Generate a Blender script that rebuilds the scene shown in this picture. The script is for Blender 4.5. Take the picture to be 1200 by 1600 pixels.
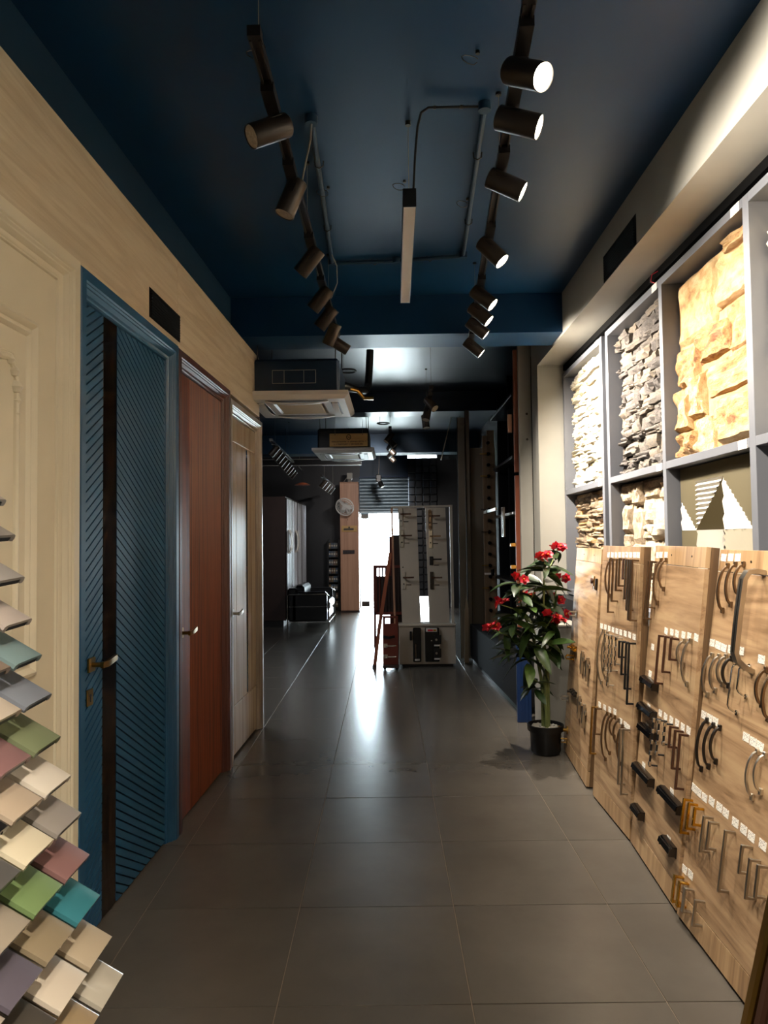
import bpy, math, random
from mathutils import Vector, Matrix, Euler, noise
random.seed(7)
for o in list(bpy.data.objects): bpy.data.objects.remove(o)
S = bpy.context.scene
COL = S.collection
R = math.radians

# ------------------------------------------------------------------ camera
cd = bpy.data.cameras.new('camera'); cam = bpy.data.objects.new('camera', cd); COL.objects.link(cam)
cd.sensor_fit = 'HORIZONTAL'; cd.sensor_width = 36.0; cd.lens = 1133.0/1200.0*36.0
cd.clip_start = 0.02; cd.clip_end = 200
cam.matrix_world = (Matrix.Translation((0, 0, 1.43)) @ Matrix.Rotation(R(0.75), 4, 'Z')
                    @ Matrix.Rotation(math.pi/2 + R(2.2), 4, 'X') @ Matrix.Rotation(-0.012, 4, 'Z'))
S.camera = cam
# ------------------------------------------------------------------ world, exposure
W = bpy.data.worlds.new('sky'); S.world = W; W.use_nodes = True
W.node_tree.nodes['Background'].inputs[0].default_value = (0.80, 0.90, 1.0, 1)
W.node_tree.nodes['Background'].inputs[1].default_value = 55.0
S.view_settings.view_transform = 'Standard'; S.view_settings.look = 'None'
S.view_settings.exposure = 0.0; S.view_settings.gamma = 1.0; S.view_settings.use_curve_mapping = False
# daylight portal in the shop doorway (guides sampling of the sky only)
pd = bpy.data.lights.new('doorway_portal', 'AREA'); pd.shape = 'RECTANGLE'; pd.size = 2.0; pd.size_y = 2.6
pd.cycles.is_portal = True
po = bpy.data.objects.new('doorway_portal', pd); COL.objects.link(po)
po.location = (0.2, 15.55, 1.2); po.rotation_euler = (R(-90), 0, 0)
SPOT_W = 235.0
LINEAR_W = 16.0

# ------------------------------------------------------------------ materials
def lin(h):
    if isinstance(h, tuple): c = [x/255 for x in h]
    else: h = h.lstrip('#'); c = [int(h[i:i+2], 16)/255 for i in (0, 2, 4)]
    return tuple((x/12.92 if x <= 0.04045 else ((x+0.055)/1.055)**2.4) for x in c) + (1.0,)
MATS = {}
def base(name, rough=0.5, metal=0.0, spec=0.5):
    m = bpy.data.materials.new(name); m.use_nodes = True
    nt = m.node_tree; b = nt.nodes['Principled BSDF']
    b.inputs['Roughness'].default_value = rough; b.inputs['Metallic'].default_value = metal
    b.inputs['Specular IOR Level'].default_value = spec
    return m, nt, b
def ramp(nt, stops):
    r = nt.nodes.new('ShaderNodeValToRGB'); e = r.color_ramp.elements
    while len(e) < len(stops): e.new(0.5)
    for i, (p, c) in enumerate(stops): e[i].position = p; e[i].color = c
    return r
def coords(nt, scale=(1, 1, 1), rand=0.0):
    tc = nt.nodes.new('ShaderNodeTexCoord'); mp = nt.nodes.new('ShaderNodeMapping')
    mp.inputs['Scale'].default_value = scale
    nt.links.new(tc.outputs['Object'], mp.inputs['Vector'])
    if rand:
        oi = nt.nodes.new('ShaderNodeObjectInfo'); mu = nt.nodes.new('ShaderNodeMath'); mu.operation = 'MULTIPLY'
        mu.inputs[1].default_value = rand; nt.links.new(oi.outputs['Random'], mu.inputs[0])
        nt.links.new(mu.outputs[0], mp.inputs['Location'])
    return mp
def noi(nt, mp, scale, detail=4, rough=0.55, dist=0.0):
    n = nt.nodes.new('ShaderNodeTexNoise'); n.inputs['Scale'].default_value = scale
    n.inputs['Detail'].default_value = detail; n.inputs['Roughness'].default_value = rough
    n.inputs['Distortion'].default_value = dist
    nt.links.new(mp.outputs[0], n.inputs['Vector']); return n
def bump(nt, b, src, strength, dist=0.01):
    bp = nt.nodes.new('ShaderNodeBump'); bp.inputs['Strength'].default_value = strength; bp.inputs['Distance'].default_value = dist
    nt.links.new(src, bp.inputs['Height']); nt.links.new(bp.outputs[0], b.inputs['Normal'])
def paint(name, hexc, rough=0.5, metal=0.0, spec=0.5, var=0.12, scale=3.0, bmp=0.0, bscale=60.0):
    """plain finish with a faint, uneven tone"""
    m, nt, b = base(name, rough, metal, spec); c = lin(hexc)
    mp = coords(nt); n = noi(nt, mp, scale, 3)
    lo = tuple(x*(1-var) for x in c[:3])+(1,); hi = tuple(min(1, x*(1+var)) for x in c[:3])+(1,)
    r = ramp(nt, [(0.3, lo), (0.7, hi)]); nt.links.new(n.outputs[0], r.inputs[0]); nt.links.new(r.outputs[0], b.inputs['Base Color'])
    if bmp:
        n2 = noi(nt, mp, bscale, 3); bump(nt, b, n2.outputs[0], bmp, 0.002)
    MATS[name] = m; return m
def wood(name, cols, axis='y', grain=16.0, along=1.1, rough=0.45, dist=1.2, bmp=0.08, rand=9.0):
    m, nt, b = base(name, rough)
    sc = [grain]*3; sc['xyz'.index(axis)] = along
    mp = coords(nt, sc, rand); n = noi(nt, mp, 1.0, 6, 0.6, dist)
    mp2 = coords(nt, [s*6 for s in sc], rand); n2 = noi(nt, mp2, 1.0, 3, 0.6, 0.3)
    mix = nt.nodes.new('ShaderNodeMath'); mix.operation = 'MULTIPLY_ADD'; mix.inputs[1].default_value = 0.25
    nt.links.new(n2.outputs[0], mix.inputs[0]); nt.links.new(n.outputs[0], mix.inputs[2])
    st = [(0.38 + 0.36*i/(len(cols)-1), lin(c)) for i, c in enumerate(cols)]
    r = ramp(nt, st); nt.links.new(mix.outputs[0], r.inputs[0]); nt.links.new(r.outputs[0], b.inputs['Base Color'])
    bump(nt, b, mix.outputs[0], bmp, 0.002)
    MATS[name] = m; return m
def stone(name, cols, scale=7.0, rough=0.85, bmp=0.6, rnd=0.35):
    m, nt, b = base(name, rough, 0, 0.3)
    mp = coords(nt, (1, 1, 1), 5.0); n = noi(nt, mp, scale, 6, 0.62)
    oi = nt.nodes.new('ShaderNodeObjectInfo'); mu = nt.nodes.new('ShaderNodeMath'); mu.operation = 'MULTIPLY_ADD'
    mu.inputs[1].default_value = rnd; nt.links.new(oi.outputs['Random'], mu.inputs[0])
    sub = nt.nodes.new('ShaderNodeMath'); sub.operation = 'SUBTRACT'; sub.inputs[1].default_value = rnd/2
    nt.links.new(n.outputs[0], sub.inputs[0]); nt.links.new(sub.outputs[0], mu.inputs[2])
    st = [(0.28 + 0.44*i/(len(cols)-1), lin(c)) for i, c in enumerate(cols)]
    r = ramp(nt, st); nt.links.new(mu.outputs[0], r.inputs[0]); nt.links.new(r.outputs[0], b.inputs['Base Color'])
    n3 = noi(nt, mp, scale*4, 8, 0.7); bump(nt, b, n3.outputs[0], bmp, 0.012)
    MATS[name] = m; return m
def emit(name, hexc, strength):
    m = bpy.data.materials.new(name); m.use_nodes = True; nt = m.node_tree
    b = nt.nodes['Principled BSDF']; b.inputs['Base Color'].default_value = lin(hexc)
    b.inputs['Emission Color'].default_value = lin(hexc); b.inputs['Emission Strength'].default_value = strength
    MATS[name] = m; return m

# floor tile: dark grey-brown porcelain, satin
def tile_mat():
    m, nt, b = base('floor_tile', 0.25, 0, 0.45)
    mp = coords(nt, (1, 1, 1), 20.0); n = noi(nt, mp, 2.2, 6, 0.6); n2 = noi(nt, mp, 30, 4, 0.6)
    r = ramp(nt, [(0.25, lin('#4e4942')), (0.55, lin('#56514a')), (0.8, lin('#5d5850'))]); nt.links.new(n.outputs[0], r.inputs[0])
    nt.links.new(r.outputs[0], b.inputs['Base Color'])
    MATS['floor_tile'] = m
tile_mat()
paint('grout', '#75695a', 0.95, spec=0.2)
paint('ceiling_navy', '#083152', 0.42, spec=0.3, var=0.18, scale=1.3, bmp=0.05, bscale=12)
paint('navy_wall', '#0c2f47', 0.5, var=0.15, scale=1.5)
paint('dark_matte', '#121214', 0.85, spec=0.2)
paint('slab_taupe', '#857868', 0.6, spec=0.3, var=0.06)
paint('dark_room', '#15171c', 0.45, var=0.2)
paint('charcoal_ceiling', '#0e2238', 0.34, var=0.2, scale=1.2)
paint('grey_wall', '#9b988f', 0.65, var=0.05, bmp=0.06)
paint('grey_reveal', '#8f8a80', 0.6, var=0.05)
paint('shelf_grey', '#62646a', 0.5, var=0.05)
paint('cream', '#dacfb4', 0.42, var=0.04)
paint('blue_paint', '#174767', 0.36, var=0.10, scale=2)
paint('blue_groove', '#0f3148', 0.6)
paint('black', '#0a0a0b', 0.45, var=0.1)
paint('black_gloss', '#060607', 0.12, var=0.1)
paint('spot_bronze', '#2f2822', 0.38, metal=0.35, var=0.1)
paint('track_black', '#1c1917', 0.4, metal=0.3)
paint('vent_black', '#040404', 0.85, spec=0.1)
paint('chrome', '#d6d3cc', 0.14, metal=1.0, var=0.03)
paint('silver', '#b5aea2', 0.3, metal=1.0, var=0.06)
paint('nickel', '#d8d0c0', 0.34, metal=1.0, var=0.05)
paint('bronze', '#85705a', 0.34, metal=1.0, var=0.08)
paint('brass', '#a98645', 0.3, metal=1.0, var=0.06)
paint('gold', '#d9a73c', 0.22, metal=1.0, var=0.05)
paint('brown', '#4a3022', 0.4, metal=0.4, var=0.1)
paint('steel_dark', '#4a4642', 0.35, metal=1.0)
paint('white_plastic', '#d9d6d0', 0.4, var=0.03)
paint('ac_white', '#d6d2cc', 0.42, var=0.03)
paint('ac_grille', '#c8b083', 0.6, var=0.05)
paint('offwhite_board', '#b6ad9e', 0.5, var=0.05)
paint('leather', '#0c0c0e', 0.3, var=0.2, bmp=0.15, bscale=120)
paint('dark_brown', '#33211c', 0.45, var=0.2)
paint('stripe_silver', '#dcdfe6', 0.35, var=0.05)
paint('plum', '#1d1012', 0.5, var=0.15)
paint('shutter_grey', '#7d909c', 0.35, metal=0.3, var=0.1)
paint('terracotta', '#8d4a2e', 0.5, var=0.1)
paint('royal_blue', '#12305e', 0.45, var=0.1)
paint('red_brown', '#6b2a1e', 0.4, var=0.2)
paint('plastic_amber', '#c98f3a', 0.4, var=0.1)
paint('pot_black', '#0d0d0e', 0.35, var=0.1)
paint('pebble', '#cfcac0', 0.7, var=0.1)
paint('stem_green', '#707c48', 0.6, var=0.2, scale=20)
paint('outdoor_ground', '#cfcdc8', 0.8, var=0.05)
paint('rubber', '#0b0b0b', 0.8)
paint('cable', '#8a8378', 0.5)
paint('wire_black', '#0a0a0a', 0.5)
paint('petal', '#c3122b', 0.5, var=0.15, scale=30)
paint('petal_heart', '#e58a2a', 0.5, var=0.1)
paint('vase_white', '#c9c2b8', 0.3, var=0.05)
emit('lamp_on', '#fff1d8', 28.0)
emit('diffuser_on', '#fff0d6', 4.0)
paint('diffuser_off', '#c9c0b4', 0.6, var=0.03)
paint('lens_off', '#9a8f80', 0.35, var=0.3, scale=80)
wood('wood_header', ['#b6a488', '#c6b598', '#d3c5aa'], 'y', 13, 0.9, 0.5, 1.6)
wood('wood_board', ['#553f2c', '#8a6d4f', '#a38463', '#b0936f'], 'y', 9, 0.8, 0.42, 2.6)
wood('wood_board_v', ['#7a5e42', '#9c7c59', '#b3946e'], 'z', 11, 0.8, 0.42, 1.4)
wood('wood_edge', ['#4d3723', '#634a2f', '#76593a'], 'z', 14, 0.8, 0.55, 1.0)
wood('mahogany', ['#3c170c', '#592712', '#6d3418', '#481c0e'], 'z', 10, 0.35, 0.5, 1.2)
wood('mahogany_frame', ['#2a1210', '#3c1c18', '#4a2620'], 'z', 10, 0.4, 0.42, 0.6)
wood('oak_pale', ['#8e7a60', '#a9947a', '#b8a68c'], 'z', 14, 0.6, 0.26, 1.0)
wood('frame_taupe', ['#6d6154', '#807466', '#8f8375'], 'z', 12, 0.5, 0.28, 0.6)
wood('column_wood', ['#9b6f57', '#ac7f64', '#ba8e72'], 'z', 14, 0.6, 0.45, 0.8)
wood('rack_wood', ['#5d4a38', '#735d46', '#846c52'], 'z', 12, 0.7, 0.5, 0.8)
wood('sign_gold', ['#a87f45', '#bd9455', '#caa468'], 'x', 8, 1.0, 0.35, 0.8)
stone('stone_white', ['#b79a5c', '#d9cdb2', '#e8e2d2', '#efe9dd'], 6, 0.8, 0.5, 0.2)
stone('stone_grey', ['#3f3a37', '#514b47', '#625b54', '#76695a'], 7, 0.85, 0.6, 0.35)
stone('stone_gold', ['#875a40', '#b38c5c', '#c6a678', '#d2b88e'], 4, 0.8, 1.0, 0.25)
stone('stone_ledge', ['#6d5a48', '#96836c', '#b5a085', '#c79a58'], 7, 0.85, 0.6, 0.4)
stone('stone_beige', ['#7a6a58', '#94836d', '#a89982', '#b5a892'], 6, 0.85, 0.5, 0.3)
paint('tile3d_white', '#cfcac0', 0.6, var=0.04)
paint('tile3d_khaki', '#6b6249', 0.6, var=0.06)
def leaf_mat():
    m, nt, b = base('leaf', 0.32, 0, 0.5)
    mp = coords(nt, (1, 1, 1), 7.0); n = noi(nt, mp, 9, 3); oi = nt.nodes.new('ShaderNodeObjectInfo')
    r = ramp(nt, [(0.0, lin('#16240f')), (0.6, lin('#2a3f1c')), (1.0, lin('#4f6a2c'))])
    mx = nt.nodes.new('ShaderNodeMath'); mx.operation = 'MULTIPLY_ADD'; mx.inputs[1].default_value = 0.4
    nt.links.new(n.outputs[0], mx.inputs[0])
    m2 = nt.nodes.new('ShaderNodeMath'); m2.operation = 'MULTIPLY'; m2.inputs[1].default_value = 0.6
    nt.links.new(oi.outputs['Random'], m2.inputs[0]); nt.links.new(m2.outputs[0], mx.inputs[2])
    nt.links.new(mx.outputs[0], r.inputs[0]); nt.links.new(r.outputs[0], b.inputs['Base Color']); MATS['leaf'] = m
leaf_mat()
def tag_mat():   # white sticker with small printed marks
    m, nt, b = base('price_tag', 0.6)
    tc = nt.nodes.new('ShaderNodeTexCoord'); mp = nt.nodes.new('ShaderNodeMapping'); mp.inputs['Scale'].default_value = (1, 1, 1)
    nt.links.new(tc.outputs['Object'], mp.inputs[0])
    br = nt.nodes.new('ShaderNodeTexVoronoi'); br.inputs['Scale'].default_value = 190
    nt.links.new(mp.outputs[0], br.inputs['Vector'])
    r = ramp(nt, [(0.0, lin('#4a4440')), (0.26, lin('#4a4440')), (0.33, lin('#e6e1d6')), (1, lin('#ece7dc'))])
    nt.links.new(br.outputs[0], r.inputs[0]); nt.links.new(r.outputs[0], b.inputs['Base Color']); MATS['price_tag'] = m
tag_mat()
def glass_mat():  # black strip of polished marble-look glass with brown veins
    m, nt, b = base('black_marble', 0.12, 0, 0.5)
    mp = coords(nt, (3, 3, 0.7)); n = noi(nt, mp, 2.0, 8, 0.6, 2.5)
    r = ramp(nt, [(0.0, lin('#070605')), (0.50, lin('#0b0806')), (0.53, lin('#3a2718')), (0.56, lin('#0c0906')), (1, lin('#080605'))])
    nt.links.new(n.outputs[0], r.inputs[0]); nt.links.new(r.outputs[0], b.inputs['Base Color']); MATS['black_marble'] = m
glass_mat()
m_, nt_, b_ = base('mirror', 0.03, 1.0); b_.inputs['Base Color'].default_value = (0.85, 0.87, 0.88, 1); MATS['mirror'] = m_

# ------------------------------------------------------------------ mesh building
class MB:
    def __init__(s): s.v = []; s.f = []
    def add(s, vs, fs):
        k = len(s.v); s.v += [tuple(p) for p in vs]; s.f += [tuple(i+k for i in f) for f in fs]; return s
    def box(s, x0, x1, y0, y1, z0, z1):
        return s.add([(x0,y0,z0),(x1,y0,z0),(x1,y1,z0),(x0,y1,z0),(x0,y0,z1),(x1,y0,z1),(x1,y1,z1),(x0,y1,z1)],
                     [(3,2,1,0),(4,5,6,7),(0,1,5,4),(1,2,6,5),(2,3,7,6),(3,0,4,7)])
    def obox(s, c, a, b, d):
        c, a, b, d = map(Vector, (c, a, b, d))
        if a.cross(b).dot(d) < 0: a = -a
        vs = [c+i*a+j*b+k*d for k in (-1,1) for j in (-1,1) for i in (-1,1)]
        return s.add(vs, [(2,3,1,0),(4,5,7,6),(0,1,5,4),(1,3,7,5),(3,2,6,7),(2,0,4,6)])
    def bbox(s, x0, x1, y0, y1, z0, z1, b=0.004):
        """box with chamfered edges"""
        xs = (x0, x1); ys = (y0, y1); zs = (z0, z1); vs = []; idx = {}
        for i in (0,1):
            for j in (0,1):
                for k in (0,1):
                    sx, sy, sz = (1-2*i)*b, (1-2*j)*b, (1-2*k)*b
                    for ax in range(3):
                        p = [xs[i]+sx, ys[j]+sy, zs[k]+sz]; p[ax] = (xs, ys, zs)[ax][(i, j, k)[ax]]
                        idx[i,j,k,ax] = len(vs); vs.append(p)
        fs = []
        for ax in range(3):
            o = [a for a in range(3) if a != ax]
            for e in (0,1):
                q = []
                for (p, r) in ((0,0),(1,0),(1,1),(0,1)):
                    t = [0]*3; t[ax] = e; t[o[0]] = p; t[o[1]] = r; q.append(idx[t[0],t[1],t[2],ax])
                fs.append(q)
        for ax in range(3):
            o = [a for a in range(3) if a != ax]
            for p in (0,1):
                for r in (0,1):
                    q = []
                    for e, w in ((0,0),(1,0),(1,1),(0,1)):
                        t = [0]*3; t[ax] = e; t[o[0]] = p; t[o[1]] = r; q.append(idx[t[0],t[1],t[2],o[w]])
                    fs.append(q)
        for i in (0,1):
            for j in (0,1):
                for k in (0,1): fs.append([idx[i,j,k,a] for a in range(3)])
        cx = Vector(((x0+x1)/2, (y0+y1)/2, (z0+z1)/2)); out = []
        for f in fs:
            a, b_, c = (Vector(vs[f[0]]), Vector(vs[f[1]]), Vector(vs[f[2]]))
            n = (b_-a).cross(c-a); ctr = sum((Vector(vs[i]) for i in f), Vector())/len(f)
            out.append(tuple(f) if n.dot(ctr-cx) > 0 else tuple(reversed(f)))
        return s.add(vs, out)
    def cyl(s, p0, p1, r0, r1=None, n=16, caps=True):
        r1 = r0 if r1 is None else r1; p0 = Vector(p0); p1 = Vector(p1); d = (p1-p0).normalized()
        a = d.orthogonal().normalized(); b = d.cross(a); vs = []
        for p, r in ((p0, r0), (p1, r1)):
            for i in range(n):
                t = 2*math.pi*i/n; vs.append(p+a*(r*math.cos(t))+b*(r*math.sin(t)))
        fs = [(i, (i+1)%n, n+(i+1)%n, n+i) for i in range(n)]
        if caps: fs += [tuple(range(n-1, -1, -1)), tuple(range(n, 2*n))]
        return s.add(vs, fs)
    def tube(s, path, r, n=8, caps=True, rs=None):
        path = [Vector(p) for p in path]; m = len(path); vs = []; prev = None
        for i, p in enumerate(path):
            d = (path[min(i+1, m-1)]-path[max(i-1, 0)]).normalized()
            if prev is None: a = d.orthogonal().normalized()
            else:
                a = prev - d*prev.dot(d); a = a.normalized() if a.length > 1e-6 else d.orthogonal().normalized()
            prev = a; b = d.cross(a); rr = rs[i] if rs else r
            for k in range(n):
                t = 2*math.pi*k/n; vs.append(p+a*(rr*math.cos(t))+b*(rr*math.sin(t)))
        fs = [(i*n+k, i*n+(k+1)%n, (i+1)*n+(k+1)%n, (i+1)*n+k) for i in range(m-1) for k in range(n)]
        if caps: fs += [tuple(range(n-1, -1, -1)), tuple((m-1)*n+k for k in range(n))]
        return s.add(vs, fs)
    def strip(s, path, side, hw, ht):
        """rectangular bar swept along a path; side = constant width direction"""
        path = [Vector(p) for p in path]; side = Vector(side).normalized(); m = len(path); vs = []
        for i, p in enumerate(path):
            d = (path[min(i+1, m-1)]-path[max(i-1, 0)]).normalized(); nn = d.cross(side).normalized()
            for a, b in ((-1,-1),(1,-1),(1,1),(-1,1)): vs.append(p+side*(hw*a)+nn*(ht*b))
        fs = [(i*4+k, i*4+(k+1)%4, (i+1)*4+(k+1)%4, (i+1)*4+k) for i in range(m-1) for k in range(4)]
        fs += [(3,2,1,0), tuple((m-1)*4+k for k in range(4))]
        return s.add(vs, fs)
    def lathe(s, prof, n=24, c=(0,0,0)):
        m = len(prof); vs = []
        for r, z in prof:
            for k in range(n):
                t = 2*math.pi*k/n; vs.append((c[0]+r*math.cos(t), c[1]+r*math.sin(t), c[2]+z))
        return s.add(vs, [(i*n+k, i*n+(k+1)%n, (i+1)*n+(k+1)%n, (i+1)*n+k) for i in range(m-1) for k in range(n)])
    def prism(s, poly, o, a, b, d):
        """polygon in the (a,b) plane at o, extruded by vector d"""
        o, a, b, d = map(Vector, (o, a, b, d)); n = len(poly)
        vs = [o+a*p+b*q for p, q in poly]+[o+a*p+b*q+d for p, q in poly]
        fs = [tuple(range(n-1, -1, -1)), tuple(range(n, 2*n))]+[(i, (i+1)%n, n+(i+1)%n, n+i) for i in range(n)]
        return s.add(vs, fs)
    def frame3(s, y0, y1, z1, prof, z0=0.0):
        """door architrave: profile (inset, depth) swept up, across and down with mitred corners; wall runs along y, out is +x"""
        m = len(prof); vs = []
        for d, w in prof: vs.append((w, y0+d, z0))
        for d, w in prof: vs.append((w, y0+d, z1-d))
        for d, w in prof: vs.append((w, y1-d, z1-d))
        for d, w in prof: vs.append((w, y1-d, z0))
        fs = [(j*m+i, j*m+i+1, (j+1)*m+i+1, (j+1)*m+i) for j in range(3) for i in range(m-1)]
        return s.add(vs, fs)
    def mesh(s, name, mat, angle=35):
        me = bpy.data.meshes.new(name); me.from_pydata(s.v, [], s.f); me.update()
        me.materials.append(MATS[mat] if isinstance(mat, str) else mat)
        me.polygons.foreach_set('use_smooth', [True]*len(me.polygons)); me.set_sharp_from_angle(angle=R(angle))
        return me
    def build(s, name, mat, parent=None, angle=35, loc=None):
        return put(name, s.mesh(name, mat, angle), parent, loc)
def put(name, me, parent=None, loc=None, rot=None, scale=None):
    o = bpy.data.objects.new(name, me); COL.objects.link(o)
    if parent is not None: o.parent = parent
    if loc is not None: o.location = loc
    if rot is not None: o.rotation_euler = rot
    if scale is not None: o.scale = scale
    return o
def tagit(o, label=None, cat=None, group=None, kind=None):
    if label: o['label'] = label
    if cat: o['category'] = cat
    if group: o['group'] = group
    if kind: o['kind'] = kind
    return o
def thing(name, label, cat, mw=(0,0,0), group=None):
    o = bpy.data.objects.new(name, None); COL.objects.link(o); o.empty_display_size = 0.05
    if isinstance(mw, Matrix): o.matrix_world = mw
    else: o.location = mw
    return tagit(o, label, cat, group)
def struct(name, mb, mat, angle=35): return tagit(mb.build(name, mat, None, angle), kind='structure')
def basis(o, x, y, z):
    x, y, z, o = map(Vector, (x, y, z, o))
    return Matrix(((x.x,y.x,z.x,o.x),(x.y,y.y,z.y,o.y),(x.z,y.z,z.z,o.z),(0,0,0,1)))
ORD = ['first','second','third','fourth','fifth','sixth','seventh','eighth','ninth','tenth','eleventh','twelfth','thirteenth','fourteenth']

# ================================================================== STRUCTURE
CZ = 3.22
floor = struct('floor', MB().box(-4.2, 2.2, -3.2, 15.6, -0.12, -0.0025), 'grout')
ft = 0.0116; fa = Vector((math.cos(ft), math.sin(ft), 0)); fb = Vector((-math.sin(ft), math.cos(ft), 0))
tile_me = MB().bbox(-0.2982, 0.2982, -0.2982, 0.2982, -0.02, 0.0, 0.0003).mesh('tile', 'floor_tile')
for i in range(-7, 3):
    for j in range(-9, 22):
        c = Vector((0.222, 2.29, 0)) + fa*(0.6*(i+0.5)) + fb*(0.6*(j+0.5))
        if c.x < -1.5 and c.y < 5.2: continue
        if c.x > 1.75 or c.y > 15.35: continue
        t = put('tile', tile_me, floor, (c.x, c.y, random.uniform(-0.0006, 0.0006)), (0, 0, ft))
struct('ceiling', MB().box(-4.2, 2.2, -3.2, 5.4, CZ, CZ+0.15), 'ceiling_navy')
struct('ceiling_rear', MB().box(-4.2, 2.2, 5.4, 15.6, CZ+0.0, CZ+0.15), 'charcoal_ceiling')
struct('ceiling_beam', MB().box(-4.2, 2.2, 5.25, 5.62, 2.93, CZ-0.001), 'ceiling_navy')
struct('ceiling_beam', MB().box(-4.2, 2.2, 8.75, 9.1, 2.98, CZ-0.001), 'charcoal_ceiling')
struct('ceiling_beam', MB().box(-4.2, 2.2, 12.2, 12.6, 2.9, CZ-0.001), 'navy_wall')
LM = basis((-1.16, 0, 0), (1, -0.0205, 0), (0.0205, 1, 0), (0, 0, 1))       # frame of the door display wall
def LMat(u, w=0.0, z=0.0): return LM @ Matrix.Translation((w, u, z))
wl = struct('wall_left', MB().box(-0.42, -0.125, -3.0, 5.62, 0.0, CZ-0.001), 'navy_wall'); wl.matrix_world = LM
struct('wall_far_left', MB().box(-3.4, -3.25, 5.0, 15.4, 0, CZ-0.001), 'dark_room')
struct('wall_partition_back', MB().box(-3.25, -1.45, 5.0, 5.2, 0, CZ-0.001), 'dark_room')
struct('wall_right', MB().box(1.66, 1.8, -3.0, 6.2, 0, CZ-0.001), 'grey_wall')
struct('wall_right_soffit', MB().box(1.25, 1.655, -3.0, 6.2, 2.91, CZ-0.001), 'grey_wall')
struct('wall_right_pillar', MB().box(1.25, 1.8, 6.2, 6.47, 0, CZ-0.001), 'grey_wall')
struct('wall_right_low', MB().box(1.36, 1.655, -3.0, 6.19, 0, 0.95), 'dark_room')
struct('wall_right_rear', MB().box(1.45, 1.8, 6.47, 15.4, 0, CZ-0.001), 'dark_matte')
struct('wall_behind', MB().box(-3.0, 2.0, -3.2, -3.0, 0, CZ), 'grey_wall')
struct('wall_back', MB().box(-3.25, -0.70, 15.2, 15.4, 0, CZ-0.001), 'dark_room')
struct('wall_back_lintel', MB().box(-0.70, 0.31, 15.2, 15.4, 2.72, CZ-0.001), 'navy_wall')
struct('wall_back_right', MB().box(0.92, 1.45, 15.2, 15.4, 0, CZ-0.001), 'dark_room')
struct('ground_outside', MB().box(-12, 12, 15.6, 40, -0.16, -0.03), 'outdoor_ground')
# black relief panel beside the shutter, each block proud of its neighbour
bp = thing('embossed_cladding', 'black embossed wall panel to the right of the roller shutter', 'wall panel', (0.305, 15.14, 0.24))
MB().box(0, 0.62, 0.05, 0.2, 0, 2.9).build('backing', 'black', bp)
blk = MB().bbox(-0.072, 0.072, 0, 0.05, -0.072, 0.072, 0.012).mesh('block', 'dark_room')
for i in range(4):
    for j in range(19):
        put('block', blk, bp, (0.08+0.153*i, random.uniform(-0.0, 0.02), 0.075+0.152*j))

# ================================================================== LEFT WALL: header and doors
hd = thing('oak_fascia', 'pale oak header board running above the display doors', 'wood panel', LMat(0, 0, 2.405))
for a, b in ((0.55, 3.637), (3.641, 5.65)): MB().bbox(-0.12, 0.0, a, b, 0, 0.465, 0.0015).build('panel', 'wood_header', hd)
def vent(name, label, mw, w, h, n=9):
    t = thing(name, label, 'vent grille', mw)
    MB().box(-0.03, 0.001, 0, w, 0, h).build('frame', 'vent_black', t)
    for i in range(n):
        z = h*(0.06+0.88*(i+0.5)/n); MB().obox((0.004, w/2, z), (0.004, 0, 0.003), (0, w*0.46, 0), (-0.0006, 0, 0.0012)).build('slat', 'vent_black', t)
    return t
vent('vent_grille', 'black rectangular vent grille set in the pale oak header', LMat(3.228, 0.001, 2.452), 0.44, 0.137)
MOULD = [(0, -0.115), (0, 0.018), (0.004, 0.024), (0.042, 0.024), (0.047, 0.018), (0.052, 0.018), (0.058, 0.012), (0.064, 0.012),
         (0.072, 0.004), (0.076, -0.002), (0.084, -0.004), (0.09, -0.01), (0.096, -0.01), (0.1, -0.016), (0.1, -0.085)]
def mould(scale=1.0): return [(d*scale, w) for d, w in MOULD]
def lever(parent, y, z, mat, x=-0.045, d=1, rose='square'):
    h = thing('lever_handle', None, None);
    h.parent = parent; h.location = (x, y, z)
    if rose == 'square': MB().bbox(0, 0.01, -0.026, 0.026, -0.026, 0.026, 0.002).build('rose', mat, h)
    else: MB().bbox(0, 0.008, -0.02, 0.02, -0.11, 0.11, 0.003).build('rose', mat, h)
    MB().cyl((0.01, 0, 0), (0.05, 0, 0), 0.009, n=12).build('neck', mat, h)
    MB().strip([(0.05, -d*0.012, 0), (0.054, d*0.03, 0.0), (0.05, d*0.08, 0.004), (0.046, d*0.125, 0.008)], (0, 0, 1), 0.011, 0.006).build('lever', mat, h)
    return h
def keyplate(parent, y, z, mat, x=-0.045):
    k = MB().bbox(0, 0.007, -0.024, 0.024, -0.03, 0.03, 0.002).build('key_plate', mat, parent, loc=(x, y, z))
    MB().cyl((0.007, 0, 0.006), (0.0085, 0, 0.006), 0.006, n=10).box(0.007, 0.0085, -0.003, 0.003, -0.016, 0.004).build('keyhole', 'black', k)
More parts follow.
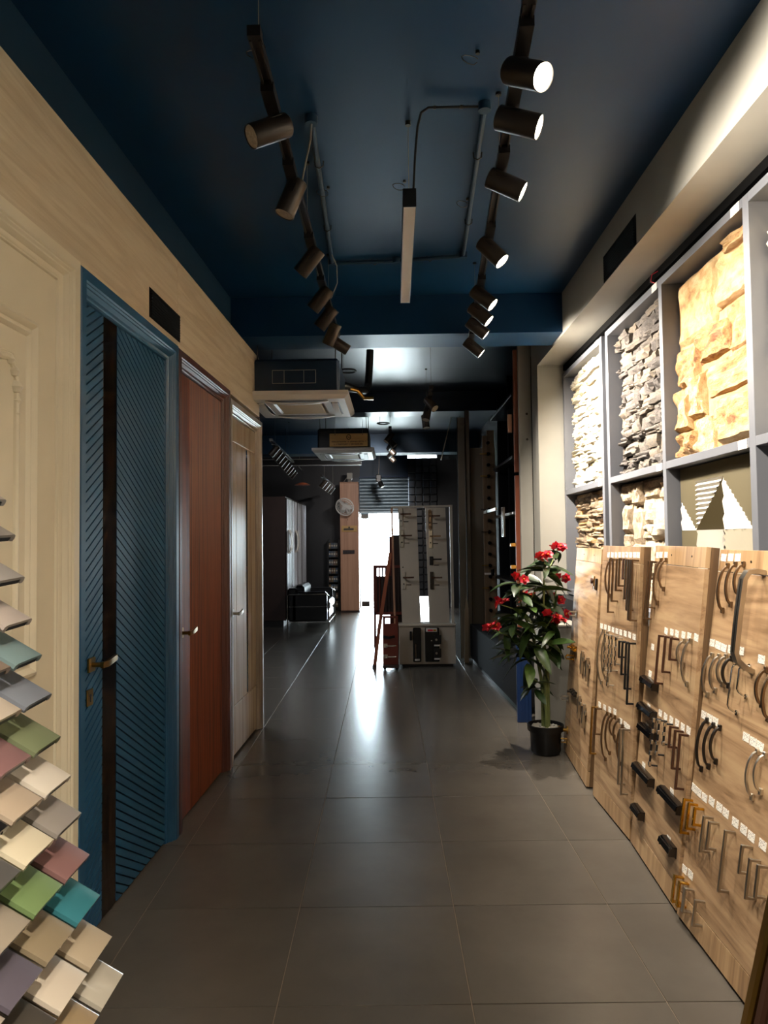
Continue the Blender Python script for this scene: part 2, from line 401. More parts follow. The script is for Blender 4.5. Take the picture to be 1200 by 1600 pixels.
# --- cream carved door
t = thing('display_door', 'cream painted door with raised moulded panel and carved corner ornament', 'door', LMat(1.41), 'display doors along the left wall')
Wd = 1.085
MB().frame3(0, Wd, 2.418, mould()).build('frame', 'cream', t)
MB().box(-0.115, -0.016, 0.1, Wd-0.1, 0.01, 2.318).build('leaf', 'cream', t)
def rect_mould(y0, y1, z0, z1, x, prof):
    mb = MB(); m = len(prof); vs = []
    for (sy, sz) in ((0, 0), (1, 0), (1, 1), (0, 1)):
        for d, w in prof: vs.append((x+w, (y0+d) if sy == 0 else (y1-d), (z0+d) if sz == 0 else (z1-d)))
    fs = [(j*m+i, j*m+i+1, ((j+1)%4)*m+i+1, ((j+1)%4)*m+i) for j in range(4) for i in range(m-1)]
    return mb.add(vs, fs)
RP = [(0, 0), (0.004, 0.012), (0.014, 0.016), (0.022, 0.012), (0.03, 0.004), (0.036, 0.004), (0.044, 0.009), (0.054, 0.004), (0.06, -0.004), (0.075, 0.0)]
for z0, z1 in ((1.02, 2.13), (0.2, 0.86)):
    pm = rect_mould(0.23, Wd-0.23, z0, z1, -0.016, RP).build('panel_moulding', 'cream', t)
    MB().bbox(-0.018, -0.010, 0.36, Wd-0.36, z0+0.13, z1-0.13, 0.006).build('raised_field', 'cream', t)
# carved beaded ornament: arch with scrolled shoulders inside the upper panel
yc = Wd/2; pts = []
for i in range(33):
    a = i/32; y = yc-0.19+0.38*a; e = min(a, 1-a)*2
    pts.append((-0.010, y, 1.92 + 0.09*math.sin(min(1, e*1.3)*math.pi/2) + 0.02*math.sin(e*9)))
pts = [(-0.010, yc-0.19, 1.2)]+pts+[(-0.010, yc+0.19, 1.2)]
MB().tube(pts, 0.011, 8).build('ornament', 'cream', t)
for k, (yy, zz, rr) in enumerate(((0.185, 1.90, 0.020), (0.172, 1.945, 0.017), (0.15, 1.975, 0.015), (0.192, 1.86, 0.014), (0.19, 1.82, 0.011))):
    for sg in (-1, 1):
        MB().lathe([(0.0001, rr), (rr*0.6, rr*0.8), (rr, 0), (rr*0.6, -rr*0.8), (0.0001, -rr)], 10, (-0.008, yc+sg*yy, zz)).build('carved_bead', 'cream', t)
# --- blue door with diagonal boards
t = thing('display_door', 'blue door with diagonal grooved boards and a black vertical strip', 'door', LMat(2.5), 'display doors along the left wall')
Wd = 1.078
MB().frame3(0, Wd, 2.41, mould(0.95)).build('frame', 'blue_paint', t)
MB().box(-0.115, -0.031, 0.095, Wd-0.095, 0.01, 2.315).build('leaf', 'blue_groove', t)
MB().bbox(-0.031, -0.016, 0.275, 0.405, 0.012, 2.313, 0.001).build('black_strip', 'black_marble', t)
def clip(poly, ax, lim, keep_less):
    out = []
    for i in range(len(poly)):
        p, q = poly[i], poly[(i+1) % len(poly)]; a = (p[ax] <= lim) == keep_less or p[ax] == lim; b = (q[ax] <= lim) == keep_less or q[ax] == lim
        if a: out.append(p)
        if a != b:
            k = (lim-p[ax])/(q[ax]-p[ax]); out.append((p[0]+(q[0]-p[0])*k, p[1]+(q[1]-p[1])*k))
    return out
def diag_boards(y0, y1, z0, z1, sl, step):
    w = y1-y0; zz = z0-abs(sl)*w-step
    while zz < z1+abs(sl)*w:
        g = 0.007
        a, b = (zz, zz+sl*w) if sl > 0 else (zz-sl*w, zz)
        poly = [(y0, a+g), (y1, b+g), (y1, b+step), (y0, a+step)]
        poly = clip(clip(poly, 1, z0, False), 1, z1, True)
        if len(poly) > 2:
            ar = sum(poly[i][0]*poly[(i+1)%len(poly)][1]-poly[(i+1)%len(poly)][0]*poly[i][1] for i in range(len(poly)))/2
            if abs(ar) > 2e-5:
                if ar < 0: poly = poly[::-1]
                MB().prism(poly, (-0.031, 0, 0), (0, 1, 0), (0, 0, 1), (0.016, 0, 0)).build('board', 'blue_paint', t)
        zz += step
diag_boards(0.098, 0.273, 0.012, 2.312, 0.62, 0.036)
diag_boards(0.407, 0.98, 0.012, 2.312, -0.56, 0.036)
lever(t, 0.165, 0.985, 'brass', -0.015); keyplate(t, 0.155, 0.868, 'brass', -0.015)
# --- mahogany fluted door
t = thing('display_door', 'reddish mahogany door with fine vertical flutes in a dark frame', 'door', LMat(3.588), 'display doors along the left wall')
Wd = 1.04
MB().frame3(0, Wd, 2.405, mould(0.9)).build('frame', 'mahogany_frame', t)
lf = MB().box(-0.115, -0.024, 0.09, Wd-0.09, 0.01, 2.315).build('leaf', 'mahogany', t)
MB().bbox(-0.024, -0.016, 0.092, 0.3, 0.012, 2.313, 0.002).build('stile', 'mahogany', t)
fl = MB().cyl((0, 0, 0.012), (0, 0, 2.313), 0.0085, n=8).mesh('flute', 'mahogany')
for i in range(38): put('flute', fl, t, (-0.023, 0.311+0.017*i, 0))
lever(t, 0.135, 0.965, 'brass', -0.016); keyplate(t, 0.13, 0.845, 'steel_dark', -0.016)
# --- pale door with mirror strip
t = thing('display_door', 'pale greyed oak door with mirror strip beside the open room', 'door', LMat(4.642), 'display doors along the left wall')
Wd = 1.005
MB().frame3(0, Wd, 2.362, mould(0.9)).build('frame', 'frame_taupe', t)
MB().box(-0.115, -0.025, 0.09, Wd-0.09, 0.01, 2.27).build('leaf', 'oak_pale', t)
for y0, y1, z0, z1 in ((0.094, 0.29, 0.34, 2.1), (0.296, 0.60, 0.34, 2.1), (0.665, Wd-0.094, 0.34, 2.1), (0.094, Wd-0.094, 0.012, 0.332), (0.094, Wd-0.094, 2.108, 2.268)):
    MB().bbox(-0.025, -0.016, y0, y1, z0, z1, 0.0015).build('plank', 'oak_pale', t)
MB().bbox(-0.025, -0.019, 0.604, 0.661, 0.342, 2.098, 0.001).build('mirror_strip', 'mirror', t)
lever(t, 0.155, 0.955, 'nickel', -0.016); keyplate(t, 0.15, 0.85, 'nickel', -0.016)
MB().bbox(-0.12, 0.0, Wd, Wd+0.018, 0, 2.4, 0.002).build('end_post', 'frame_taupe', t)

# ================================================================== CHIP RACK
ROWS = [(-.806,1.524),(-.786,1.451),(-.766,1.364),(-.750,1.278),(-.729,1.204),(-.708,1.124),(-.689,1.037),(-.667,.958),(-.645,.882),(-.628,.798),(-.606,.717),(-.582,.634),(-.559,.560)]
e1 = Vector((0.86, 0, -0.51)).normalized(); e2 = Vector((0.0, 1, 0.05)).normalized(); e3 = e1.cross(e2).normalized()
rk = thing('chip_rack', 'dark leaning rack carrying rows of coloured sample chips', 'display rack', (0, 0, 0))
sd = (Vector((ROWS[-1][0], 0, ROWS[-1][1]))-Vector((ROWS[0][0], 0, ROWS[0][1]))).normalized()
p0 = Vector((ROWS[0][0]-0.165, 0, ROWS[0][1]+0.12)); p1 = Vector((ROWS[-1][0]-0.16, 0, ROWS[-1][1])) + sd*0.46
for nm, yy in (('side_rail', 0.98), ('side_rail', 1.455)):
    MB().prism([(p0.x, p0.z), (p1.x, p1.z), (p1.x-0.05, p1.z), (p0.x-0.05, p0.z)], (0, yy, 0), (1,0,0), (0,0,1), (0, 0.03, 0)).build(nm, 'black', rk)
MB().prism([(p0.x-0.02, p0.z), (p1.x-0.02, p1.z), (p1.x-0.045, p1.z), (p0.x-0.045, p0.z)], (0, 1.0, 0), (1,0,0), (0,0,1), (0, 0.46, 0)).build('back_panel', 'black', rk)
MB().bbox(-0.86, -0.55, 0.95, 1.50, 0.0, 0.07, 0.008).build('base', 'black', rk)
MB().bbox(-0.67, -0.545, 1.43, 1.545, 0.0, 0.435, 0.012).build('foot', 'black', rk)
PAL = {(0,0):('warm grey',(138,134,128),.4),(1,0):('taupe grey',(132,125,118),.4),(2,0):('pale taupe',(150,144,138),.4),(3,0):('pinkish beige',(174,162,152),.4),(4,0):('sage teal',(114,134,134),.4),
 (5,0):('slate grey',(118,122,130),.4),(6,0):('olive green',(112,119,88),.4),(7,0):('off white',(206,196,180),.3),(8,0):('stone grey',(140,132,124),.35),(9,0):('dusty mauve',(126,92,88),.4),(10,0):('teal',(56,116,124),.12),
 (11,0):('sand',(172,156,132),.1),(12,0):('light greige',(178,170,154),.1),
 (2,1):('mid grey',(126,120,114),.4),(3,1):('clay',(138,122,108),.4),(4,1):('brown',(136,118,102),.4),(5,1):('pale sand',(186,172,154),.4),(6,1):('rosewood',(130,96,94),.4),(7,1):('warm tan',(176,158,136),.4),(8,1):('cream',(210,198,170),.3),
 (9,1):('leaf green',(110,132,84),.35),(10,1):('khaki tan',(138,123,98),.15),(11,1):('ivory',(200,187,168),.25),(12,1):('camel',(152,130,98),.2),
 (6,2):('charcoal',(50,47,45),.3),(7,2):('black',(20,20,20),.3),(8,2):('graphite',(86,83,79),.35),(9,2):('putty',(153,141,124),.1),(10,2):('plum grey',(94,87,96),.2),(11,2):('umber grey',(74,68,60),.12),(12,2):('coffee',(88,76,66),.2),
 (9,3):('ash grey',(121,116,108),.2),(10,3):('linen',(166,154,138),.2),(11,3):('taupe',(105,97,88),.2)}
# cross-section of a chip: soft front lip, hollow underside
sec = [(0.004, -0.016), (0.0, -0.010), (0.002, -0.003), (0.012, 0.0), (0.098, 0.0), (0.104, -0.003), (0.106, -0.010), (0.103, -0.016), (0.094, -0.016), (0.09, -0.006), (0.016, -0.006), (0.012, -0.016)]
for (r, c), (nm, hx, rg) in PAL.items():
    X, Z = ROWS[r]; cr = Vector((X, 1.5-0.121*c, Z-0.004*c))        # far outer top corner
    mw = basis(cr - e2*0.106, e1, e2, e3)
    mt = paint('chip_%d_%d' % (r, c), hx, rg, var=0.03)
    where = ['far', 'second', 'third', 'nearest'][c]
    t = thing('sample_chip', '%s sample chip, %s row from the top, %s column of the rack' % (nm, ORD[r], where), 'sample chip', mw, 'coloured chips on the rack')
    MB().prism([(p, q) for p, q in sec][::-1], (-0.15, 0, 0), (0, 1, 0), (0, 0, 1), (0.15, 0, 0)).build('body', mt, t)
    MB().box(-0.149, -0.001, 0.017, 0.089, -0.0155, -0.0065).build('core', 'black', t)
    MB().box(-0.155, -0.13, 0.03, 0.075, -0.03, -0.014).build('peg', 'black', t)

# ================================================================== SHELF WITH STONE PANELS
SX, SB = 1.46, 1.645      # front and back of the shelf (x)
sh = thing('stone_shelf', 'tall grey cubby shelf holding stone cladding samples', 'shelf', (0, 0, 0))
def sbox(nm, y0, y1, z0, z1, x0=SX): return MB().bbox(x0, SB, y0, y1, z0, z1, 0.0015).build(nm, 'shelf_grey', sh)
UPR = [(2.01, 2.05), (2.925, 2.975), (3.885, 3.93), (4.88, 4.93), (5.02, 5.07), (6.14, 6.18)]
for y0, y1 in UPR: sbox('upright', y0, y1, 0.96, 2.83)
for y0, y1 in ((2.05, 2.925), (2.975, 3.885), (3.93, 4.88), (5.07, 6.14)):
    sbox('top_board', y0, y1, 2.79, 2.83); sbox('shelf_board', y0, y1, 1.79, 1.83); sbox('bottom_board', y0, y1, 0.96, 1.0)
    MB().box(SB-0.012, SB+0.008, y0, y1, 1.0, 2.79).build('back_panel', 'shelf_grey', sh)
for y, z in ((3.0, 2.80), (3.95, 2.80), (5.09, 2.80), (2.995, 1.80), (3.95, 1.80), (5.09, 1.80)):
    MB().box(SX-0.0015, SX, y, y+0.075, z-0.012 if z > 2 else z-0.01, z+0.028).build('price_tag', 'price_tag', sh)
def rock(nu, nv, seed, rough, pill, matname, nm):
    """unit stone (u,v in 0..1, front towards -x) with a broken face"""
    mb = MB(); vs = []; idx = {}
    for j in range(nv+1):
        for i in range(nu+1):
            u, v = i/nu, j/nv; e = min(u, 1-u, v, 1-v)
            d = 0.55 + rough*noise.noise((u*2.3+seed*7.1, v*2.3+seed*3.3, seed)) + 0.5*rough*noise.noise((u*6+seed, v*6, seed*2))
            if e < 1e-6: d -= pill
            idx[i, j] = len(vs)
            ju = 0.02*noise.noise((v*5, seed, u*3)); jv = 0.03*noise.noise((u*5, seed+4, v*3))
            vs.append((-max(0.15, d), min(1.02, max(-0.02, u+ju)), min(1.02, max(-0.02, v+jv))))
    fs = [(idx[i, j], idx[i, j+1], idx[i+1, j+1], idx[i+1, j]) for j in range(nv) for i in range(nu)]
    ring = [(i, 0) for i in range(nu)]+[(nu, j) for j in range(nv)]+[(i, nv) for i in range(nu, 0, -1)]+[(0, j) for j in range(nv, 0, -1)]
    k0 = len(vs)
    for r in ring: p = vs[idx[r]]; vs.append((0.0, p[1], p[2]))
    n = len(ring)
    for k in range(n): fs.append((idx[ring[k]], idx[ring[(k+1) % n]], k0+(k+1) % n, k0+k))
    return mb.add(vs, fs).mesh(nm, matname, 28)
BACKX = 1.585
def ledge_panel(name, label, y0, y1, z0, z1, mat, hmin, hmax, lmin, lmax, dmin, dmax, gapseed, frac_big=0.0):
    t = thing(name, label, 'stone panel', (BACKX, y0, z0), 'stone cladding panels in the shelf')
    rnd = random.Random(gapseed); W, H = y1-y0, z1-z0
    vars_ = [rock(6, 3, gapseed*10+k, 0.24, 0.14, mat, 'stone') for k in range(7)]
    MB().box(-0.03, 0, 0.01, W-0.01, 0.005, H-0.01).build('backing', mat, t)
    z = 0.0
    while z < H-0.01:
        h = min(rnd.uniform(hmin, hmax), H-z); y = -rnd.uniform(0, lmin*0.3) if z else 0.0
        y = rnd.uniform(0.0, 0.02)
        while y < W-0.02:
            L = rnd.uniform(lmin, lmax); L = min(L, W-y-rnd.uniform(0.0, 0.015))
            if W-y-L < lmin*0.5: L = W-y-rnd.uniform(0.0, 0.015)
            n = 1 if (h < 0.04 or rnd.random() > 0.35) else 2
            for q in range(n):
                d = rnd.uniform(dmin, dmax)
                put('stone', vars_[rnd.randrange(7)], t, (-0.012, y+0.0015, z+q*h/n+0.001), (rnd.uniform(-.03, .03), 0, rnd.uniform(-.06, .06)), (d, L-0.003, h/n-0.002))
            y += L
        z += h
    return t
ledge_panel('cladding_sample', 'brightly lit white ledgestone panel in the upper far cubby', 5.08, 6.13, 1.832, 2.785, 'stone_white', .03, .062, .12, .34, .06, .12, 3)
ledge_panel('cladding_sample', 'grey stacked slate stone panel in the upper middle cubby', 3.94, 4.87, 1.832, 2.785, 'stone_grey', .04, .085, .10, .26, .055, .13, 5)
ledge_panel('cladding_sample', 'pale rough stone panel in the upper cubby at the right edge', 2.30, 2.91, 1.832, 2.785, 'stone_white', .05, .09, .12, .3, .05, .11, 8)
ledge_panel('cladding_sample', 'rusty brown thin ledgestone panel in the lower far cubby', 5.08, 6.13, 1.0, 1.785, 'stone_ledge', .028, .055, .14, .36, .05, .10, 11)
# beige ashlar
t = thing('cladding_sample', 'beige squared stone panel in the lower middle cubby', 'stone panel', (BACKX, 3.94, 1.0), 'stone cladding panels in the shelf')
MB().box(-0.03, 0, 0.0, 0.93, 0.0, 0.78).build('backing', 'stone_beige', t)
bv = [rock(9, 7, 60+k, 0.28, 0.25, 'stone_beige', 'stone') for k in range(6)]
for k, (y, z, w, h) in enumerate([(0,.56,.2,.13),(.2,.58,.26,.11),(.46,.55,.14,.14),(.6,.57,.18,.12),(0,.36,.32,.2),(.32,.45,.14,.13),(.32,.36,.14,.09),(.46,.34,.18,.21),(.64,.40,.14,.17),(.64,.3,.14,.1),(0,.2,.2,.16),(.2,.16,.26,.2),(.46,.14,.18,.2),(.64,.12,.14,.18),(0,.0,.28,.2),(.28,.0,.2,.16),(.48,.0,.3,.14)]):
    put('stone', bv[k % 6], t, (-0.012, y*1.19+0.003, z*1.13+0.003), None, (random.uniform(.06, .10), w*1.19-0.006, h*1.13-0.006))
# golden boulders
t = thing('cladding_sample', 'large golden sandstone block panel in the upper near cubby', 'stone panel', (BACKX, 2.985, 1.832), 'stone cladding panels in the shelf')
MB().box(-0.035, 0, 0.01, 0.89, 0.0, 0.93).build('backing', 'stone_gold', t)
for k, (y, z, w, h) in enumerate([(0,.62,.37,.22),(.0,.84,.3,.06),(.37,.56,.42,.33),(0,.40,.26,.22),(.26,.42,.3,.16),(.56,.36,.24,.2),(0,.24,.5,.17),(.5,.18,.16,.22),(.66,.14,.15,.22),(0,.02,.42,.21),(.42,.0,.2,.18),(.62,.0,.18,.14)]):
    me = rock(14, 12, 90+k, 0.34, 0.3, 'stone_gold', 'stone')
    put('stone', me, t, (-0.012, y*1.12+0.003, z*1.05+0.003), None, (random.uniform(.075, .11), w*1.12-0.006, h*1.05-0.006))
# corrugated geometric panel
def clip_half(poly, a, b, c):      # keep a*x+b*y<=c
    out = []
    for i in range(len(poly)):
        p, q = poly[i], poly[(i+1) % len(poly)]; dp = a*p[0]+b*p[1]-c; dq = a*q[0]+b*q[1]-c
        if dp <= 0: out.append(p)
        if dp*dq < 0: k = dp/(dp-dq); out.append((p[0]+(q[0]-p[0])*k, p[1]+(q[1]-p[1])*k))
    return out
def facet(t, tri, ang, mat, pitch=0.024, h=0.015):
    ca, sa = math.cos(ang), math.sin(ang); mb = MB()      # ridges run along (ca,sa)
    nx, ny = -sa, ca; ds = [p[0]*nx+p[1]*ny for p in tri]; d = math.floor(min(ds)/pitch)*pitch
    while d < max(ds):
        for k, (lo, hi) in enumerate(((d, d+pitch/2), (d+pitch/2, d+pitch))):
            pg = clip_half(clip_half(list(tri), nx, ny, hi), -nx, -ny, -lo)
            if len(pg) > 2:
                vs = []
                for (y, z) in pg:
                    f = ((y*nx+z*ny)-lo)/(hi-lo); f = f if k == 0 else 1-f
                    vs.append((-0.025-h*f, y, z))
                mb.add(vs, [tuple(range(len(vs)))])
        d += pitch
    mb.build('facet', mat, t, 20)
t = thing('corrugated_cladding_sample', 'corrugated white and khaki triangle relief panel in the lower near cubby', 'relief panel', (BACKX-0.02, 2.985, 1.0))
MB().box(-0.022, 0.02, 0, 0.88, 0, 0.78).build('backing', 'tile3d_khaki', t)
w_, k_ = 'tile3d_white', 'tile3d_khaki'; P90 = math.pi/2
ya, yb, yc_, yd = 0.005, 0.115, 0.395, 0.695; ye = 0.885; za, zb, zc, zd = 0.2, 0.46, 0.707, 0.785
for y0, y1 in ((ya, yb), (yb, yc_), (yc_, yd), (yd, ye)): facet(t, [(y0, zc), (y1, zc), (y1, zd), (y0, zd)], P90, k_)
dg = math.atan2(zc-zb, yc_-yb)
facet(t, [(yb, zb), (yc_, zb), (yc_, zc)], dg+0.55, w_); facet(t, [(yb, zb), (yc_, zc), (yb, zc)], P90, k_)
facet(t, [(yc_, zc), (yc_, zb), (yd, zb)], -dg, k_); facet(t, [(yc_, zc), (yd, zb), (yd, zc)], 0.0, w_)
facet(t, [(yd, zb), (ye, zb), (ye, 0.62)], dg+0.5, w_); facet(t, [(yd, zb), (ye, 0.62), (ye, zc), (yd, zc)], P90, k_)
facet(t, [(ya, zb), (yb, zb), (ya, zc)], 0.0, w_); facet(t, [(yb, zb), (yb, zc), (ya, zc)], P90, k_)
facet(t, [(yc_, za), (yd, za), (yd, zb), (yc_, zb)], P90*1.2, w_); facet(t, [(yb, za), (yc_, za), (yc_, zb), (yb, zb)], dg, k_); facet(t, [(yd, za), (ye, za), (ye, zb), (yd, zb)], P90, k_); facet(t, [(ya, za), (yb, za), (yb, zb), (ya, zb)], 0.3, w_)
vent('vent_grille', 'black rectangular vent grille high on the grey soffit', basis((1.249, 4.21, 2.914), (-1, 0, 0), (0, -1, 0), (0, 0, 1)), 0.57, 0.157)
# black box standing in for the shade in the gap above the shelf, and a loose wire
MB_ = MB().box(1.47, 1.65, 1.0, 6.19, 2.86, 2.905); struct('gap_shade_fill', MB_, 'vent_black')
t = thing('loose_wire', 'thin red and black wire ends poking from the dark gap above the shelf', 'wire', (1.455, 3.98, 2.83))
MB().tube([(0.01, 0.0, 0.0), (-0.005, 0.03, 0.02), (-0.012, -0.01, 0.045), (0.02, -0.03, 0.06)], 0.0022, 6).build('red_wire', 'petal', t)
MB().tube([(0.01, 0.02, 0.0), (-0.004, 0.05, 0.025), (-0.01, 0.02, 0.05), (0.02, 0.0, 0.065)], 0.0022, 6).build('black_wire', 'wire_black', t)

# ================================================================== HANDLE BOARDS
BD = {1: ((1.075, 4.2), (1.123, 4.96), (1.197, 4.2), 1.362), 2: ((1.085, 3.47), (1.078, 4.07), (1.175, 3.47), 1.383),
      3: ((1.05, 2.82), (1.084, 3.455), (1.205, 2.82), 1.388), 4: ((1.044, 1.75), (1.045, 2.80), (1.25, 1.75), 1.378)}
BF = {}
for b, (nb, fb_, nt_, zt) in BD.items():
    o = Vector((nb[0], nb[1], 0)); u = Vector((fb_[0]-nb[0], fb_[1]-nb[1], 0)); L = u.length; u.normalize()
    v = Vector((nt_[0]-nb[0], nt_[1]-nb[1], zt)); v -= u*v.dot(u); Lv = v.length; v.normalize(); n = -(u.cross(v))
    BF[b] = (basis(o, n, u, v), L, Lv)     # local x out of the board, y away from the viewer along the wall, z up the board
BLAB = {1: 'narrow wooden board of locks and latches leaning beside the potted plant', 2: 'wooden handle board leaning second farthest, next to the narrow lock board',
        3: 'wooden handle board with black edge pulls, leaning second nearest', 4: 'nearest leaning wooden handle board with the large silver handle'}
BSHORT = {2: 'second farthest board', 3: 'second nearest board', 4: 'nearest board'}
for b in BD:
    mw, L, Lv = BF[b]
    t = thing('handle_board', BLAB[b], 'display board', mw, 'leaning handle boards')
    top = Lv-0.085
    MB().bbox(-0.018, 0, 0.001, L-0.001, 0.10, top, 0.001).build('face_panel', 'wood_board', t)
    MB().bbox(-0.018, 0, 0.001, L-0.001, top+0.0025, Lv, 0.001).build('top_strip', 'wood_board_v', t)
    MB().bbox(-0.018, 0, 0.001, L-0.001, 0.012, 0.0975, 0.001).build('bottom_strip', 'wood_board_v', t)
    for y in (0.0, L-0.02): MB().bbox(-0.05, -0.018, y, y+0.02, 0.012, Lv, 0.001).build('side_batten', 'wood_edge', t)
    MB().box(-0.045, -0.02, 0.02, L-0.02, 0.0, 0.03).build('foot_rail', 'black', t)
    BF[b] += (t,)
TAGS = [
 (2,[(0.492,1.337),(0.427,1.338),(0.365,1.339),(0.305,1.341),(0.246,1.342),(0.190,1.343),(0.135,1.344),(0.081,1.345),(0.030,1.346)]),
 (2,[(0.565,0.943),(0.495,0.945),(0.428,0.946),(0.363,0.947),(0.300,0.948),(0.239,0.950),(0.171,0.952),(0.105,0.954),(0.041,0.953)]),
 (2,[(0.541,0.518),(0.450,0.525),(0.363,0.532),(0.280,0.541),(0.186,0.516),(0.119,0.517),(0.072,0.514)]),
 (3,[(0.600,1.352),(0.549,1.354),(0.476,1.355),(0.386,1.024),(0.311,1.028),(0.246,1.030),(0.170,1.035),(0.104,1.039),(0.028,1.044),(0.552,0.930),(0.556,0.806),(0.533,0.659),(0.536,0.571),(0.369,0.671),(0.299,0.672),(0.226,0.676),(0.156,0.681),(0.089,0.682),(0.026,0.686),(0.533,0.394),(0.148,0.407),(0.138,0.222)]),
 (4,[(1.013,1.363),(0.956,1.365),(0.901,1.366),(1.024,1.038),(0.974,1.036),(0.927,1.033),(0.871,1.035),(0.797,1.042),(0.655,1.036),(1.021,0.766),(0.971,0.766),(0.923,0.766),(0.694,0.771),(0.646,0.769),(0.601,0.767),(1.033,0.489),(0.987,0.487),(0.937,0.486),(0.880,0.493),(0.819,0.495),(0.770,0.493),(0.699,0.488),(0.642,0.488),(0.591,0.486),(0.521,0.489),(1.027,0.186),(0.975,0.191)])]
tg = MB().box(0, 0.0012, -0.021, 0.021, -0.014, 0.014).mesh('price_tag', 'price_tag')
for b, ps in TAGS:
    for y, z in ps: put('price_tag', tg, BF[b][3], (0, min(y, BF[b][1]-0.022), z), (random.uniform(-.06, .06), 0, 0))
for (b, ys) in ((1, (0.2, 0.5)), (2, (0.2, 0.5)), (3, (0.15, 0.4)), (4, (0.1, 0.4, 0.8))):
    for y in ys: MB().cyl((0.0, y, BF[b][2]-0.04), (0.002, y, BF[b][2]-0.04), 0.004, n=8).build('screw_head', 'steel_dark', BF[b][3])
HANDLES = [
 (2,'top',[('bow','bronze',0.433,1.312,1.121),('bar','bronze',0.362,1.317,1.034),('bar','bronze',0.307,1.319,1.096),('bar','bronze',0.248,1.320,1.155),('bar','bronze',0.205,1.325,1.181),('flat','brown',0.149,1.323,1.220),('flat','bronze',0.110,1.321,1.125),('flat','bronze',0.074,1.322,1.074),('flat','bronze',0.044,1.323,1.030),('bar','bronze',0.015,1.324,1.029)]),
 (2,'middle',[('bow','silver',0.512,0.921,0.644),('bow','silver',0.440,0.920,0.683),('bead','silver',0.386,0.922,0.724),('bead','silver',0.316,0.923,0.661),('bead','silver',0.269,0.930,0.744),('bead','silver',0.210,0.929,0.786),('bar','black',0.158,0.918,0.832),('bar','black',0.110,0.921,0.756),('bar','black',0.055,0.924,0.698),('bar','black',0.015,0.929,0.635)]),
 (2,'bottom',[('bar','brass',0.570,0.501,0.240),('bar','bronze',0.498,0.510,0.365),('bow','bronze',0.388,0.507,0.271),('bow','bronze',0.325,0.513,0.321),('bow','bronze',0.263,0.518,0.422),('bow','bronze',0.199,0.517,0.398),('bow','bronze',0.138,0.503,0.322),('bar','silver',0.093,0.503,0.234),('bar','silver',0.045,0.515,0.201)]),
 (3,'top',[('flat','bronze',0.615,1.320,1.048),('flat','bronze',0.573,1.323,1.103),('bow','bronze',0.524,1.330,1.134),('bow','bronze',0.455,1.332,1.202)]),
 (3,'second',[('bar','brown',0.373,1.006,0.792),('bar','brown',0.291,1.012,0.856),('bar','brown',0.217,1.015,0.920),('bow','silver',0.139,1.014,0.920),('bow','silver',0.073,1.024,0.855)]),
 (3,'third',[('bead','black',0.351,0.653,0.443),('bead','black',0.277,0.664,0.510),('bead','black',0.203,0.669,0.574),('bar','brown',0.136,0.672,0.584),('bar','brown',0.077,0.672,0.517),('bar','brown',0.022,0.672,0.457)]),
 (4,'top',[('bow','bronze',0.962,1.333,1.166),('bow','bronze',0.903,1.340,1.194),('bow','bronze',0.844,1.342,1.229),('big','silver',0.704,1.309,1.022)]),
 (4,'second',[('bow','silver',1.002,0.993,0.845),('bow','silver',0.944,0.998,0.873),('bow','silver',0.891,1.006,0.907),('bow','black',0.848,1.007,0.911),('thin','silver',0.771,0.995,0.849),('thin','silver',0.720,1.000,0.915),('bow','bronze',0.611,1.009,0.896),('bow','bronze',0.564,1.003,0.863)]),
 (4,'third',[('bow','black',0.980,0.755,0.576),('bow','black',0.925,0.751,0.602),('bow','black',0.874,0.755,0.636),('bow','nickel',0.605,0.749,0.605),('bow','nickel',0.558,0.751,0.638)]),
 (4,'fourth',[('bar','gold',1.028,0.447,0.315),('bar','gold',0.982,0.447,0.348),('bar','gold',0.931,0.450,0.382),('bar','silver',0.853,0.448,0.320),('bar','silver',0.808,0.446,0.348),('bar','silver',0.691,0.462,0.260),('bar','silver',0.577,0.462,0.371),('bar','silver',0.523,0.443,0.319),('bar','silver',0.472,0.447,0.347)]),
 (4,'bottom',[('flat','gold',1.030,0.159,0.059),('flat','gold',0.984,0.158,0.066),('flat','silver',0.935,0.158,0.071),('bar','silver',0.841,0.162,0.070)])]
NM = {'bow': 'bow handle', 'bar': 'bar handle', 'flat': 'flat strip handle', 'bead': 'banded handle', 'big': 'extra large pull handle', 'thin': 'thin wire handle'}
FIN = {'bronze': 'antique bronze', 'silver': 'brushed silver', 'black': 'black', 'brown': 'dark brown', 'brass': 'brass', 'gold': 'shiny gold', 'nickel': 'pale nickel'}
